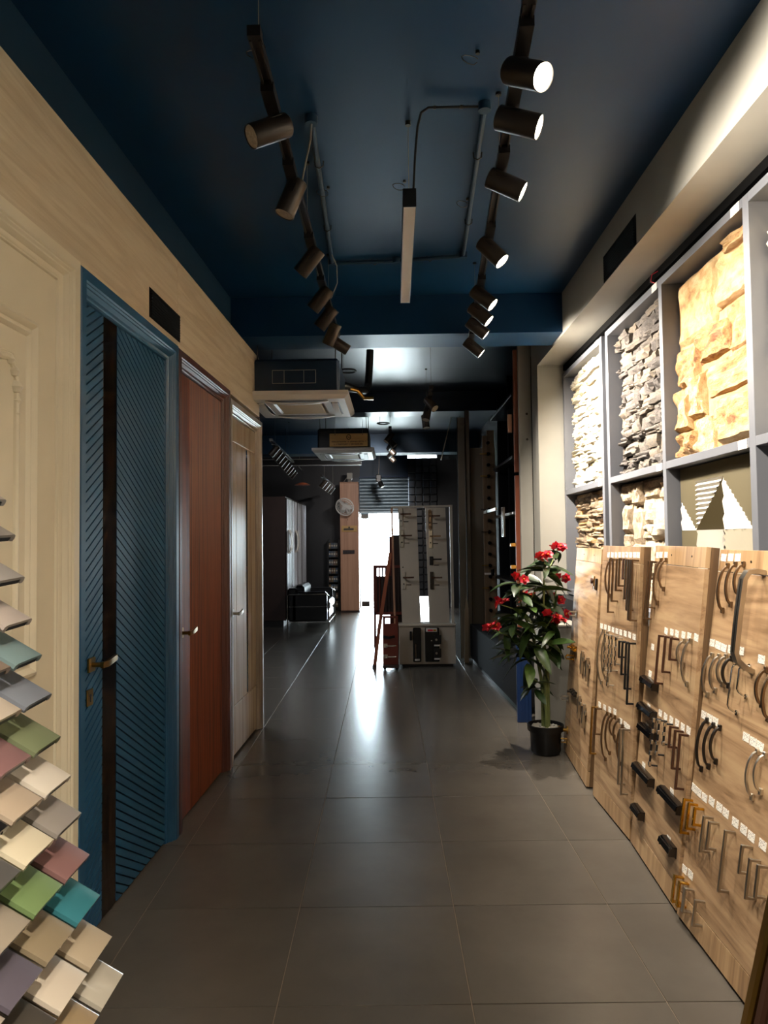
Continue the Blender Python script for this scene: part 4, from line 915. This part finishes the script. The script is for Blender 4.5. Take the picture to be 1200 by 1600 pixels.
MB().prism([(0.875, 8.5), (0.99, 5.95), (1.24, 5.95), (1.24, 6.48), (1.44, 6.48), (1.44, 8.5)][::-1], (0, 0, 0.06), (1,0,0), (0,1,0), (0,0,0.38)).build('body', 'dark_matte', t)
MB().prism([(0.90, 8.48), (1.015, 5.97), (1.22, 5.97), (1.22, 8.48)][::-1], (0, 0, 0.0), (1,0,0), (0,1,0), (0,0,0.06)).build('toe_kick', 'black', t)
t = thing('blue_slab', 'royal blue door slab standing behind the plant', 'door slab', (0.945, 5.70, 0))
MB().bbox(0, 0.11, 0, 0.04, 0.0, 0.62, 0.003).build('panel', 'royal_blue', t)
for x in (0.03, 0.055, 0.08): MB().bbox(x-0.004, x+0.004, -0.004, 0, 0.02, 0.6, 0.001).build('rib', 'royal_blue', t)
t = thing('grey_pedestal', 'matte grey low block behind the black flower pot', 'pedestal', (1.06, 5.30, 0)); MB().bbox(0, 0.28, 0, 0.3, 0, 0.78, 0.004).build('body', 'grey_wall', t); MB().bbox(-0.003, 0.283, -0.003, 0.303, 0.78, 0.8, 0.004).build('top', 'grey_reveal', t)

# --- lock display stand in the middle
st = thing('lock_stand', 'freestanding off-white lock display with open frame on low cabinet', 'display stand', (0.0, 8.2, 0))
MB().bbox(0.045, 0.68, 0, 0.22, 0.03, 0.455, 0.004).build('cabinet', 'offwhite_board', st)
MB().bbox(0.04, 0.685, -0.01, 0.23, 0.455, 0.478, 0.003).build('cabinet_top', 'offwhite_board', st)
MB().box(0.08, 0.65, 0.02, 0.2, 0, 0.03).build('toe_kick', 'black', st)
MB().strip([(0.0, 0.1, 0.45), (-0.02, 0.1, 1.80)], (1, 0, 0), 0.011, 0.015).build('frame_post', 'column_wood', st)
MB().strip([(0.66, 0.1, 0.478), (0.655, 0.1, 1.80)], (1, 0, 0), 0.016, 0.015).build('frame_post', 'offwhite_board', st)
MB().strip([(-0.03, 0.1, 1.80), (0.672, 0.1, 1.81)], (0, 0, 1), 0.011, 0.015).build('frame_head', 'offwhite_board', st)
def slab(x0, x1, dx, nm):
    mb = MB(); z0, z1 = 0.48, 1.79
    mb.prism([(x0+dx, z0), (x1+dx, z0), (x1, z1), (x0, z1)], (0, 0.09, 0), (1,0,0), (0,0,1), (0, 0.035, 0)); return mb.build(nm, 'offwhite_board', st)
slab(0.053, 0.265, 0.03, 'door_slab'); slab(0.362, 0.592, 0.03, 'door_slab')
def plate_lever(x, z, pm, lm, long_, w, side, rnd=False, lw=1.0):
    o = thing('door_lever', None, 'lever handle', (x, 8.288, z), 'levers on the lock display')
    h = 0.1 if long_ else 0.05
    if rnd: MB().lathe([(0.0001, 0), (0.001, 0)], 6); MB().bbox(-0.02, 0.02, -0.006, 0, -h, h*0.9, 0.004).cyl((0, -0.006, h*0.9), (0, 0, h*0.9), 0.02, n=16).cyl((0, -0.006, -h), (0, 0, -h), 0.02, n=16).build('plate', pm, o)
    else: MB().bbox(-0.021, 0.021, -0.006, 0, -h, h, 0.003).build('plate', pm, o)
    MB().cyl((0, -0.006, h*0.35), (0, -0.04, h*0.35), 0.009, n=10).build('neck', lm, o)
    MB().strip([(-0.01, -0.042, h*0.35), (0.04, -0.046, h*0.35), (0.115*lw, -0.04, h*0.36)], (0, 0, 1), 0.009, 0.005).build('lever', lm, o)
    if long_: MB().cyl((0, -0.008, -h*0.4), (0, -0.005, -h*0.4), 0.008, n=10).build('keyhole', 'black', o)
    return o
LV = [(0.085, 1.685, 'offwhite_board', 'brown', True, 0, 'topmost lever on the left slab, plate painted off-white'), (0.092, 1.44, 'chrome', 'brown', True, 0, 'chrome plate lever, second on the left slab'), (0.108, 0.965, 'offwhite_board', 'brown', True, 0, 'lowest lever on the left slab'),
      (0.415, 1.66, 'bronze', 'brown', True, 1, 'topmost rounded bronze lever on the right slab'), (0.418, 1.43, 'nickel', 'bronze', True, 0, 'nickel plate lever, second on the right slab'), (0.425, 1.185, 'black', 'black', False, 0, 'black lever, third on the right slab'), (0.428, 0.96, 'steel_dark', 'brown', True, 0, 'dark bronze lever, lowest on the right slab')]
for x, z, pm, lm, lg, rd_, lab in LV:
    o = plate_lever(x, z, pm, lm, lg, 0, 1, bool(rd_)); o['label'] = lab
    MB().box(0.03, 0.085, -0.001, 0, -0.055, -0.045).build('caption', 'steel_dark', o)
MB().cyl((0.1, 0.088, 1.115), (0.1, 0.09, 1.115), 0.008, n=10).build('bore_hole', 'black', st)
# smart locks mounted on the cabinet front
def lockset(x, lab, w):
    o = thing('smart_lock', lab, 'lock', (x, 8.2, 0.06), 'smart locks on the cabinet'); MB().bbox(0, w, -0.03, 0, 0, 0.38, 0.008).build('body', 'black_gloss', o); return o
o = lockset(0.20, 'tall black lock with curved handle on the left of the cabinet', 0.09)
MB().tube([(0.03, -0.03, 0.05), (0.03, -0.06, 0.07), (0.028, -0.065, 0.16), (0.03, -0.05, 0.2)], 0.008, 8).build('pull', 'bronze', o); MB().bbox(0.02, 0.075, -0.033, -0.03, 0.015, 0.035, 0.001).build('sticker', 'white_plastic', o); MB().bbox(-0.035, -0.012, -0.03, 0.0, 0.24, 0.34, 0.004).build('strike', 'black', o)
o = lockset(0.335, 'wide dark lock panel with red and white sticker on the cabinet', 0.16)
st_ = MB().bbox(0.012, 0.135, -0.033, -0.03, 0.335, 0.375, 0.001).build('sticker', 'white_plastic', o)
MB().bbox(0.03, 0.09, -0.0345, -0.033, 0.343, 0.362, 0.0004).build('red_print', 'petal', o); MB().bbox(0.095, 0.125, -0.0345, -0.033, 0.343, 0.362, 0.0004).build('gold_print', 'gold', o)
for z in (0.2, 0.05):
    MB().bbox(0.1, 0.18, -0.05, -0.03, z, z+0.1, 0.004).build('lock_case', 'black', o); MB().cyl((0.125, -0.05, z+0.05), (0.125, -0.07, z+0.05), 0.012, n=12).build('thumb_turn', 'silver', o)
    MB().bbox(0.1, 0.165, -0.052, -0.05, z-0.022, z-0.005, 0.001).build('sticker', 'white_plastic', o)
MB().cyl((0.07, -0.03, 0.24), (0.07, -0.055, 0.24), 0.008, n=10).build('latch', 'chrome', o)
# brown sample caddy
o = thing('sample_caddy', 'brown wooden sample caddy with hand slot and two chrome levers', 'sample caddy', (-0.135, 8.08, 0))
mb = MB(); mb.bbox(0, 0.17, 0, 0.02, 0.05, 0.5, 0.003); mb.bbox(0, 0.03, 0, 0.02, 0.5, 0.56, 0.002); mb.bbox(0.14, 0.17, 0, 0.02, 0.5, 0.56, 0.002); mb.bbox(0, 0.17, 0, 0.02, 0.56, 0.585, 0.002)
mb.build('board', 'red_brown', o); MB().bbox(-0.005, 0.175, -0.06, 0.1, 0.02, 0.05, 0.004).build('foot', 'dark_brown', o)
for x in (0.02, 0.15): MB().lathe([(0.0001, 0), (0.016, 0.002), (0.018, 0.012), (0.0001, 0.02)], 12, (x, -0.03, 0)).build('castor', 'rubber', o)
MB().strip([(0.0, -0.004, 0.36), (0.07, -0.03, 0.35), (0.13, -0.012, 0.36)], (0, 0, 1), 0.014, 0.005).build('black_pull', 'black', o)
for z in (0.26, 0.14):
    h = MB().bbox(0.01, 0.05, -0.006, 0, z-0.022, z+0.022, 0.002).build('rose', 'nickel', o); MB().strip([(0.03, -0.006, z), (0.032, -0.04, z), (0.145, -0.04, z+0.004)], (0, 0, 1), 0.006, 0.004).build('lever', 'chrome', o)
# leaning stick, slatted railing and boards behind the stand
o = thing('leaning_stick', 'long brown tapering stick leaning on the lock display', 'stick', (-0.235, 8.2, 0)); MB().strip([(0, 0, 0), (0.06, 0.05, 0.45), (0.195, 0.09, 1.28)], (1, 0, 0), 0.02, 0.012).build('shaft', 'terracotta', o); MB().bbox(-0.025, 0.025, -0.012, 0.016, 0, 0.03, 0.003).build('ferrule', 'dark_brown', o)
o = thing('slatted_railing', 'reddish slatted railing standing in front of the doorway', 'railing', (-0.28, 10.0, 0))
MB().bbox(-0.01, 0.5, 0, 0.04, 1.04, 1.08, 0.004).build('top_rail', 'red_brown', o); MB().bbox(-0.01, 0.5, 0, 0.04, 0.40, 0.44, 0.004).build('bottom_rail', 'red_brown', o)
for i in range(11): MB().bbox(0.02+0.044*i, 0.042+0.044*i, 0.008, 0.032, 0.44, 1.04, 0.002).build('slat', 'red_brown' if i < 2 else 'dark_brown', o)
MB().bbox(0.03, 0.49, 0.03, 0.05, 0.44, 0.93, 0.002).build('infill', 'dark_brown', o)
for x in (-0.01, 0.46): MB().bbox(x, x+0.035, 0, 0.04, 0.0, 1.04, 0.003).build('post', 'red_brown', o)
for x in (-0.01, 0.46): MB().bbox(x, x+0.035, -0.15, 0.2, 0.0, 0.025, 0.003).build('foot', 'red_brown', o)
o = thing('tall_dark_board', 'tall dark board with reddish edge standing behind the railing', 'board', (-0.07, 10.4, 0)); MB().bbox(0.05, 0.35, 0, 0.03, 0, 1.5, 0.003).build('panel', 'dark_brown', o); MB().bbox(0, 0.05, 0, 0.03, 0, 1.48, 0.003).build('edge_strip', 'red_brown', o)
# --- column with fan, plates
o = thing('wood_column', 'wood clad column beside the bright doorway', 'column', (-1.07, 14.5, 0))
MB().bbox(0, 0.37, 0, 0.4, 0.03, 2.58, 0.004).build('cladding', 'column_wood', o); MB().bbox(-0.005, 0.375, -0.006, 0.406, 0, 0.03, 0.003).build('skirting', 'dark_brown', o)
MB().bbox(0.0, 0.37, 0, 0.4, 2.585, 2.6, 0.002).build('cap', 'column_wood', o)
o = thing('junction_box', 'small grey electrical box with wires above the wood column', 'electrical box', (-0.93, 14.55, 2.66)); MB().bbox(0, 0.11, 0, 0.06, 0, 0.13, 0.006).build('box', 'grey_wall', o); MB().tube([(0, 0.02, 0.03), (-0.04, 0.0, -0.02), (-0.06, 0, -0.05)], 0.006, 6).build('wire', 'cable', o); MB().box(0.02, 0.09, 0.02, 0.05, -0.06, 0).build('bracket', 'steel_dark', o)
fan = thing('wall_fan', 'white wall fan mounted high on the wood column', 'fan', (-0.90, 14.5, 2.03))
MB().bbox(-0.04, 0.04, -0.03, 0, -0.06, 0.06, 0.01).build('wall_bracket', 'white_plastic', fan)
MB().tube([(0, -0.03, -0.02), (0, -0.09, -0.06), (-0.03, -0.13, 0.02)], 0.018, 8).build('arm', 'white_plastic', fan)
fd = Vector((-0.25, -0.8, -0.5)).normalized(); fx = fd.orthogonal().normalized(); fx = Vector((0, 0, 1)).cross(fd).normalized(); fy = fd.cross(fx); fc = Vector((-0.06, -0.22, 0.06))
MB().cyl(fc-fd*0.1, fc-fd*0.02, 0.045, 0.055, 16).build('motor', 'white_plastic', fan)
for rr_, dd in ((0.185, 0.0), (0.175, 0.04), (0.175, -0.035)):
    MB().tube([fc+fd*dd+fx*(rr_*math.cos(a*6.2832/28))+fy*(rr_*math.sin(a*6.2832/28)) for a in range(29)], 0.006, 6).build('guard_ring', 'white_plastic', fan)
gw = MB()
for k in range(26):
    a = 6.2832*k/26; e = fx*math.cos(a)+fy*math.sin(a)
    gw.tube([fc+fd*0.07+e*0.03, fc+fd*0.06+e*0.11, fc+fd*0.04+e*0.16, fc+e*0.185, fc-fd*0.05+e*0.15, fc-fd*0.06+e*0.05], 0.0022, 4, False)
gw.build('guard_wires', 'white_plastic', fan); MB().cyl(fc+fd*0.062, fc+fd*0.075, 0.04, n=16).build('guard_badge', 'white_plastic', fan)
for k in range(3):
    a = 2.094*k; e = fx*math.cos(a)+fy*math.sin(a); e2_ = fd.cross(e)
    MB().add([fc+e*0.03-e2_*0.02, fc+e*0.09-e2_*0.06+fd*0.015, fc+e*0.155-e2_*0.04+fd*0.012, fc+e*0.16+e2_*0.03-fd*0.012, fc+e*0.09+e2_*0.035-fd*0.015, fc+e*0.03+e2_*0.02], [(0, 1, 2, 3, 4, 5)]).build('blade', 'white_plastic', fan)
o = thing('name_plate', 'dull bronze name plate on the wood column below the fan', 'plate', (-1.04, 14.495, 1.60)); MB().bbox(0, 0.31, -0.008, 0.004, 0, 0.12, 0.002).build('plate', 'sign_gold', o); MB().bbox(0.04, 0.24, -0.01, -0.008, 0.03, 0.07, 0.0005).build('marking', 'steel_dark', o); MB().cyl((0.15, -0.01, 0.085), (0.15, -0.008, 0.085), 0.018, n=12).build('emblem', 'steel_dark', o)
o = thing('switch_plate', 'long dark switch plate on the wood column', 'switch plate', (-1.02, 14.495, 1.16)); MB().bbox(0, 0.235, -0.012, 0.004, 0, 0.075, 0.003).build('plate', 'dark_brown', o)
for i in range(5): MB().bbox(0.012+0.043*i, 0.05+0.043*i, -0.016, -0.012, 0.012, 0.063, 0.001).build('switch', 'plum', o)
o = thing('ceiling_hook', 'tiny hook on the wood column under the fan', 'hook', (-0.92, 14.5, 1.83), 'wire hooks in the ceiling'); MB().tube([(0, 0, 0.03), (0, -0.02, 0.02), (0, -0.02, 0), (0, -0.008, -0.005)], 0.004, 6).build('hook', 'steel_dark', o)
# --- roller shutter and glass door
o = thing('roller_shutter', 'half lowered grey roller shutter above the doorway', 'shutter', (-0.70, 15.08, 2.03))
sp = [(0, 0), (-0.02, 0.008), (-0.026, 0.03), (-0.02, 0.055), (0, 0.074), (0.006, 0.074), (-0.012, 0.06), (-0.018, 0.03), (-0.012, 0.01), (0.006, 0)]
slat = MB().prism(sp, (0, 0.03, 0), (0, 1, 0), (0, 0, 1), (1.015, 0, 0)).mesh('slat', 'shutter_grey', 50)
for i in range(10): put('slat', slat, o, (0, 0, 0.07*i))
MB().bbox(0, 1.015, 0, 0.05, -0.05, 0.0, 0.004).build('bottom_bar', 'shutter_grey', o); MB().bbox(-0.01, 1.01, -0.02, 0.1, 0.70, 0.72, 0.003).build('head_channel', 'royal_blue', o)
def clear_glass():
    m = bpy.data.materials.new('clear_glass'); m.use_nodes = True; nt = m.node_tree; nt.nodes.clear()
    out = nt.nodes.new('ShaderNodeOutputMaterial'); mx = nt.nodes.new('ShaderNodeMixShader'); tr = nt.nodes.new('ShaderNodeBsdfTransparent'); gl_ = nt.nodes.new('ShaderNodeBsdfGlossy')
    fr = nt.nodes.new('ShaderNodeFresnel'); tr.inputs[0].default_value = (0.93, 0.97, 0.96, 1); gl_.inputs['Roughness'].default_value = 0.02
    nt.links.new(fr.outputs[0], mx.inputs[0]); nt.links.new(tr.outputs[0], mx.inputs[1]); nt.links.new(gl_.outputs[0], mx.inputs[2]); nt.links.new(mx.outputs[0], out.inputs[0]); MATS['clear_glass'] = m
clear_glass()
o = thing('glass_door', 'frameless glass door leaf with dark patch fittings next to the column', 'glass door', (-0.69, 15.24, 0.02))
MB().box(0.0, 0.98, 0, 0.012, 0.05, 1.98).build('pane', 'clear_glass', o)
for z in (0.02, 1.86): MB().bbox(0.0, 0.17, -0.016, 0.028, z, z+0.11, 0.004).build('patch_fitting', 'steel_dark', o)
# --- sofa
sf = thing('sofa', 'black leather cube sofa with chrome tube frame', 'sofa', (-1.74, 11.8, 0))
MB().bbox(0.06, 0.64, 0.0, 0.12, 0.12, 0.60, 0.03).build('armrest', 'leather', sf); MB().bbox(0.06, 0.64, 1.08, 1.20, 0.12, 0.60, 0.03).build('armrest', 'leather', sf)
MB().bbox(0.0, 0.16, 0.0, 1.2, 0.12, 0.66, 0.03).build('backrest', 'leather', sf); MB().bbox(0.16, 0.66, 0.12, 1.08, 0.14, 0.28, 0.03).build('seat_base', 'leather', sf); MB().bbox(0.16, 0.68, 0.125, 1.075, 0.29, 0.44, 0.035).build('seat_cushion', 'leather', sf); MB().bbox(0.10, 0.26, 0.13, 1.07, 0.45, 0.70, 0.04).build('back_cushion', 'leather', sf)
for yy in (-0.012, 1.212):
    MB().tube([(0.0, yy, 0.02), (0.0, yy, 0.54), (0.02, yy, 0.56), (0.65, yy, 0.56), (0.67, yy, 0.54), (0.67, yy, 0.0)], 0.011, 8).build('frame_tube', 'chrome', sf)
    for z in (0.11, 0.36): MB().tube([(0.0, yy, z), (0.67, yy, z)], 0.006, 8).build('frame_rail', 'chrome', sf)
for xx in (0.0, 0.67):
    for z in (0.11,): MB().tube([(xx, -0.012, z), (xx, 1.212, z)], 0.008, 8).build('frame_rail', 'chrome', sf)
for xx in (0.0, 0.67):
    for yy in (-0.012, 1.212): MB().cyl((xx, yy, 0), (xx, yy, 0.03), 0.014, n=12).build('foot', 'chrome', sf)
# --- wardrobe
wd = thing('wardrobe', 'tall dark wardrobe with glossy striped doors behind the sofa', 'wardrobe', (-2.42, 12.15, 0))
MB().bbox(0, 0.6, 0, 2.75, 0.1, 2.18, 0.004).build('carcass', 'dark_brown', wd); MB().box(0.02, 0.56, 0.02, 2.73, 0, 0.1).build('toe_kick', 'black', wd)
for k in range(2):
    d = MB().bbox(0.602, 0.622, 0.02+1.36*k, 1.37+1.36*k, 0.12, 2.16, 0.003).build('door', 'plum', wd)
    for i, (a, w) in enumerate(((0.06, 0.10), (0.22, 0.05), (0.33, 0.09), (0.50, 0.04), (0.70, 0.12), (0.90, 0.06), (1.03, 0.05), (1.15, 0.13))):
        MB().bbox(0.622, 0.628, 0.02+1.36*k+a, 0.02+1.36*k+a+w, 0.14, 2.14, 0.001).build('stripe', 'stripe_silver', d)
    y = 0.10+1.36*k*0.55
for k, yy in enumerate((0.12, 0.98)):
    o = thing('ribbed_handle', ('nearer' if k == 0 else 'farther') + ' white ribbed curved door pull on the striped wardrobe', 'handle', (-1.79, 12.15+yy, 1.22), 'ribbed wardrobe pulls')
    for i in range(4):
        pts = [(0.005+0.05*math.sin(math.pi*a/8)**0.6, 0.06*i, 0.40*(a/8)) for a in range(9)]
        MB().strip(pts, (0, 1, 0), 0.022, 0.007).build('rib', 'vase_white', o)
    MB().bbox(0, 0.012, -0.02, 0.21, 0.0, 0.02, 0.002).build('end_bar', 'silver', o); MB().bbox(0, 0.012, -0.02, 0.21, 0.38, 0.4, 0.002).build('end_bar', 'silver', o)
# --- rack of small samples beside the column
rkb = thing('sample_rack', 'narrow dark rack of small sample boxes left of the wood column', 'rack', (-1.36, 14.85, 0))
for x in (0, 0.21): MB().bbox(x, x+0.02, 0, 0.25, 0, 1.45, 0.002).build('side', 'black', rkb)
PB = ['slate', 'rust', 'blue grey', 'grey', 'ochre']; PH = ['#4b5560', '#5e4638', '#3c4c60', '#5b5d60', '#6a5a40']
for k in range(5): paint('sample_%d' % k, PH[k], 0.5)
for j in range(8):
    z = 0.06+0.17*j; MB().bbox(0.02, 0.21, 0, 0.25, z, z+0.015, 0.002).build('shelf_board', 'black', rkb)
    for i in range(4):
        q = (i*3+j*2) % 5; b_ = thing('sample_box', '%s sample box, %s from left on the %s shelf of the narrow rack' % (PB[q], ORD[i], ORD[7-j]), 'sample box', (-1.335+0.046*i, 14.852, z+0.015), 'boxes in the sample rack')
        MB().bbox(0, 0.042, 0, 0.2, 0, 0.115, 0.003).build('body', 'sample_%d' % q, b_); MB().bbox(0.006, 0.036, -0.0015, 0, 0.04, 0.075, 0.0005).build('front_label', 'offwhite_board', b_)
# --- cassette air conditioners
def cassette(label, x0, x1, y0, y1, z, body_h, body_mat):
    t = thing('cassette_air_conditioner', label, 'air conditioner', (x0, y0, z)); w, d = x1-x0, y1-y0
    MB().bbox(0.07, w-0.07, 0.07, d-0.07, 0.05, 0.05+body_h, 0.02).build('housing', body_mat, t)
    mb = MB(); o_ = [(0, 0), (w, 0), (w, d), (0, d)]; vs = []
    for ins, zz in ((0, 0.06), (0, 0.03), (0.03, 0.0), (0.2, 0.0), (0.22, 0.015), (0.22, 0.05)):
        vs += [(ins, ins, zz), (w-ins, ins, zz), (w-ins, d-ins, zz), (ins, d-ins, zz)]
    fs = [(4*i+k, 4*i+(k+1) % 4, 4*(i+1)+(k+1) % 4, 4*(i+1)+k) for i in range(5) for k in range(4)]
    mb.add(vs, fs); mb.build('panel', 'ac_white', t)
    MB().bbox(0.225, w-0.225, 0.225, d-0.225, -0.003, 0.02, 0.004).build('intake_grille', 'ac_grille', t)
    for k in range(4):
        if k % 2 == 0: c = (w/2, 0.115 if k == 0 else d-0.115); a, b = w*0.30, 0.032
        else: c = (w-0.115 if k == 1 else 0.115, d/2); a, b = 0.032, d*0.30
        MB().bbox(c[0]-a, c[0]+a, c[1]-b, c[1]+b, -0.002, 0.006, 0.001).build('outlet', 'steel_dark', t)
        pts = []
        ln = a if k % 2 == 0 else b
        for i in range(9):
            s_ = -1+2*i/8; bow = 0.02*(1-s_*s_)
            pts.append((c[0]+s_*ln, c[1], -0.004-bow) if k % 2 == 0 else (c[0], c[1]+s_*ln, -0.004-bow))
        MB().strip(pts, (0, 1, 0) if k % 2 == 0 else (1, 0, 0), 0.022, 0.004).build('louvre', 'ac_white', t)
    for x in (0.1, w-0.1):
        for y in (0.1, d-0.1): MB().tube([(x, y, 0.05+body_h), (x, y, CZ-z-0.002)], 0.005, 6).build('hanger_rod', 'steel_dark', t)
    return t, w, d
t, w, d = cassette('nearer white ceiling cassette air conditioner with navy housing', -1.13, -0.33, 5.4, 6.28, 2.50, 0.27, 'charcoal_ceiling')
for a, b in (((0.22, 0.13), (0.55, 0.13)), ((0.22, 0.23), (0.55, 0.23)), ((0.22, 0.13), (0.22, 0.23)), ((0.55, 0.13), (0.55, 0.23)), ((0.31, 0.13), (0.31, 0.23)), ((0.46, 0.13), (0.46, 0.23))):
    MB().tube([(a[0], 0.069, a[1]), (b[0], 0.069, b[1])], 0.0025, 5).build('outline_trim', 'cable', t)
cassette('farther white ceiling cassette air conditioner behind the hanging gold sign', -1.04, -0.24, 9.25, 10.25, 2.56, 0.27, 'black')
# --- hanging gold sign with emblem and two lines of dark lettering, too blurred to read
sg = thing('hanging_sign', 'gold hanging sign with round emblem in front of the farther air conditioner', 'sign', (-0.80, 9.15, 2.62))
MB().bbox(0, 0.485, 0, 0.012, 0, 0.165, 0.002).build('board', 'sign_gold', sg)
MB().tube([(0.243+0.026*math.cos(a*6.2832/20), -0.001, 0.118+0.03*math.sin(a*6.2832/20)) for a in range(21)], 0.004, 5).build('emblem_ring', 'black', sg)
MB().strip([(0.231, -0.001, 0.128), (0.243, -0.001, 0.11), (0.247, -0.001, 0.128), (0.258, -0.001, 0.108)], (0, 1, 0), 0.001, 0.004).build('emblem_mark', 'black', sg)
rr = random.Random(4)
for z, x0, x1, h in ((0.052, 0.02, 0.47, 0.018), (0.018, 0.055, 0.42, 0.02)):
    mb = MB(); x = x0
    while x < x1:
        wv = rr.uniform(0.008, 0.014)
        if rr.random() < 0.14: x += 0.009; continue
        mb.box(x, x+0.003, -0.0012, 0, z, z+h)
        if rr.random() < 0.75: mb.box(x+wv-0.003, x+wv, -0.0012, 0, z, z+h)
        for zz in rr.sample([z, z+h*0.45, z+h-0.003], 2): mb.box(x, x+wv, -0.0012, 0, zz, zz+0.003)
        x += wv+0.004
    mb.build('lettering', 'dark_brown', sg)
for x in (0.07, 0.42):
    MB().tube([(x, 0.006, 0.16), (x, 0.006, CZ-2.622)], 0.0015, 5).build('suspension_wire', 'cable', sg); MB().cyl((x, -0.003, 0.15), (x, 0.0, 0.15), 0.006, n=8).build('eyelet', 'steel_dark', sg)
# --- ceiling services in the rear room
o = thing('duct_hose', 'dark insulated refrigerant pipe dropping to the nearer air conditioner', 'pipe', (0, 0, 0))
MB().tube([(-0.20, 6.7, 3.2), (-0.21, 6.7, 3.0), (-0.22, 6.65, 2.85), (-0.24, 6.4, 2.76), (-0.34, 6.2, 2.74), (-0.42, 6.12, 2.75)], 0.035, 12).build('hose', 'black', o)
MB().tube([(-0.36, 6.16, 2.73), (-0.30, 6.2, 2.72), (-0.24, 6.24, 2.66), (-0.16, 6.24, 2.66)], 0.018, 10).build('drain_pipe', 'brass', o)
for i, (x, y, z, w) in enumerate([(-0.40, 6.5, 2.96, 'above the nearer air conditioner'), (-0.12, 9.3, 2.93, 'above the farther air conditioner')]):
    o = thing('hanging_ring', 'black ring hanging from the ceiling %s' % w, 'ring', (x, y, z), 'hanging rings')
    MB().tube([(0.075*math.cos(a*6.2832/28), 0.075*math.sin(a*6.2832/28), 0) for a in range(29)], 0.009, 8).build('ring', 'black', o); MB().tube([(-0.04, 0, 0), (-0.04, 0, CZ-z-0.002)], 0.002, 5).build('rod', 'wire_black', o)
o = thing('black_duct', 'flat black duct box crossing the rear ceiling on the left', 'duct', (-3.1, 7.9, 2.86)); MB().bbox(0, 2.1, 0, 0.35, 0, 0.22, 0.01).build('casing', 'black', o); MB().bbox(0, 2.1, -0.006, 0, -0.004, 0.006, 0.001).build('edge_trim', 'steel_dark', o)
for x in (0.3, 1.8): MB().tube([(x, 0.17, 0.22), (x, 0.17, CZ-2.862)], 0.006, 6).build('hanger', 'steel_dark', o)
o = thing('ceiling_cable_tray', 'thin black cable tray across the far ceiling', 'cable tray', (-2.9, 11.4, 2.62)); MB().bbox(0, 2.4, 0, 0.12, 0, 0.1, 0.004).build('tray', 'black', o); MB().bbox(0, 2.4, -0.005, 0, -0.002, 0.006, 0.001).build('lower_lip', 'silver', o); MB().bbox(0, 2.4, -0.005, 0, 0.094, 0.102, 0.001).build('upper_lip', 'silver', o)
for x in (0.2, 1.2, 2.2): MB().tube([(x, 0.06, 0.1), (x, 0.06, CZ-2.622)], 0.003, 5).build('hanger', 'steel_dark', o)
o = thing('glass_screen', 'tilted glass smoke screen hanging near the right wall', 'glass screen', (0.62, 9.3, 2.45)); MB().prism([(0, 0), (0.35, 0), (0.35, 0.55), (0.14, 0.55)], (0, 0, 0), (1, 0, 0), (0, 0, 1), (0, 0.012, 0)).build('pane', 'clear_glass', o); MB().strip([(0, 0.006, 0), (0.14, 0.006, 0.55)], (0, 1, 0), 0.01, 0.006).build('edge_trim', 'silver', o); MB().tube([(0.25, 0.006, 0.55), (0.25, 0.006, CZ-2.452)], 0.003, 5).build('hanger', 'steel_dark', o)
# rear tracks and spots
track('short light track end with pendants beyond the beam on the right', (0.36, 6.6, 2.82), (0.36, 8.2, 2.82), (0.02, 0.6))
for i, (y, d) in enumerate([(6.9, (.5, -.5, -.7)), (7.4, (-.2, -.3, -.9)), (7.9, (.1, -.2, -.9))]): spot('unlit dark spotlight on the short rear track, %s nearest' % ORD[i], 'unlit spotlights on the short rear track', (0.36, y, 2.82), d)
track('light track running down the middle of the rear room', (-0.03, 9.2, 2.86), (-0.03, 12.0, 2.86), (0.1, 0.9))
for i in range(6):
    lit_ = i in (2, 4)  # two heads switched on and aimed ahead as added light on column and shutter
    spot('%s spotlight on the middle rear track, %s nearest' % ('lit' if lit_ else 'unlit', ORD[i]), 'spotlights on the middle rear track', (-0.03, 9.4+0.48*i, 2.86),
         (-0.28, 0.9, -0.32) if lit_ else (0.6 if i % 2 else -0.5, -.2, -.7), lit_, power=0.36, cone=100, col=(1.0, 0.93, 0.88))
track('light track slanting over the wardrobe on the left of the rear room', (-1.5, 8.9, 2.68), (-1.62, 12.8, 2.68), (0.1, 0.5, 0.9))
for i in range(9): spot('unlit spotlight over the wardrobe, %s nearest' % ORD[i], 'unlit spotlights over the wardrobe', (-1.5-0.028*i, 9.2+0.42*i, 2.68), (-.6, -.1, -.75))
track('short light track near the wood column', (-1.15, 11.6, 2.47), (-1.13, 13.8, 2.47), (0.2, 0.9))
for i in range(4): spot('unlit spotlight near the wood column, %s nearest' % ORD[i], 'unlit spotlights near the wood column', (-1.145, 12.0+0.5*i, 2.47), (-.6, -.1, -.75))
o = thing('pendant_clamp', 'black clamp fixture dangling in front of the roller shutter', 'fixture', (-0.27, 13.5, 2.45)); MB().tube([(0, 0, 0.2), (0.01, 0, 0.35), (0.02, 0, CZ-2.452)], 0.004, 6).build('wire', 'cable', o); MB().bbox(-0.05, 0.05, -0.04, 0.04, 0.06, 0.2, 0.012).build('body', 'black', o); MB().cyl((0.02, 0, 0.06), (0.07, -0.03, -0.03), 0.04, 0.05, 14).build('shade', 'black', o); MB().cyl((0.07, -0.03, -0.03), (0.073, -0.032, -0.036), 0.035, n=14).build('lens', 'silver', o)
o = thing('wall_lamp', 'small warm dish lamp above the wardrobe', 'lamp', (-1.58, 12.6, 2.40)); MB().lathe([(0.0001, 0.05), (0.04, 0.045), (0.13, 0.01), (0.14, 0.0), (0.12, 0.0), (0.0001, 0.02)], 20).build('dish', 'terracotta', o); MB().tube([(0, 0, 0.05), (0, 0, CZ-2.402)], 0.004, 6).build('cord', 'wire_black', o)
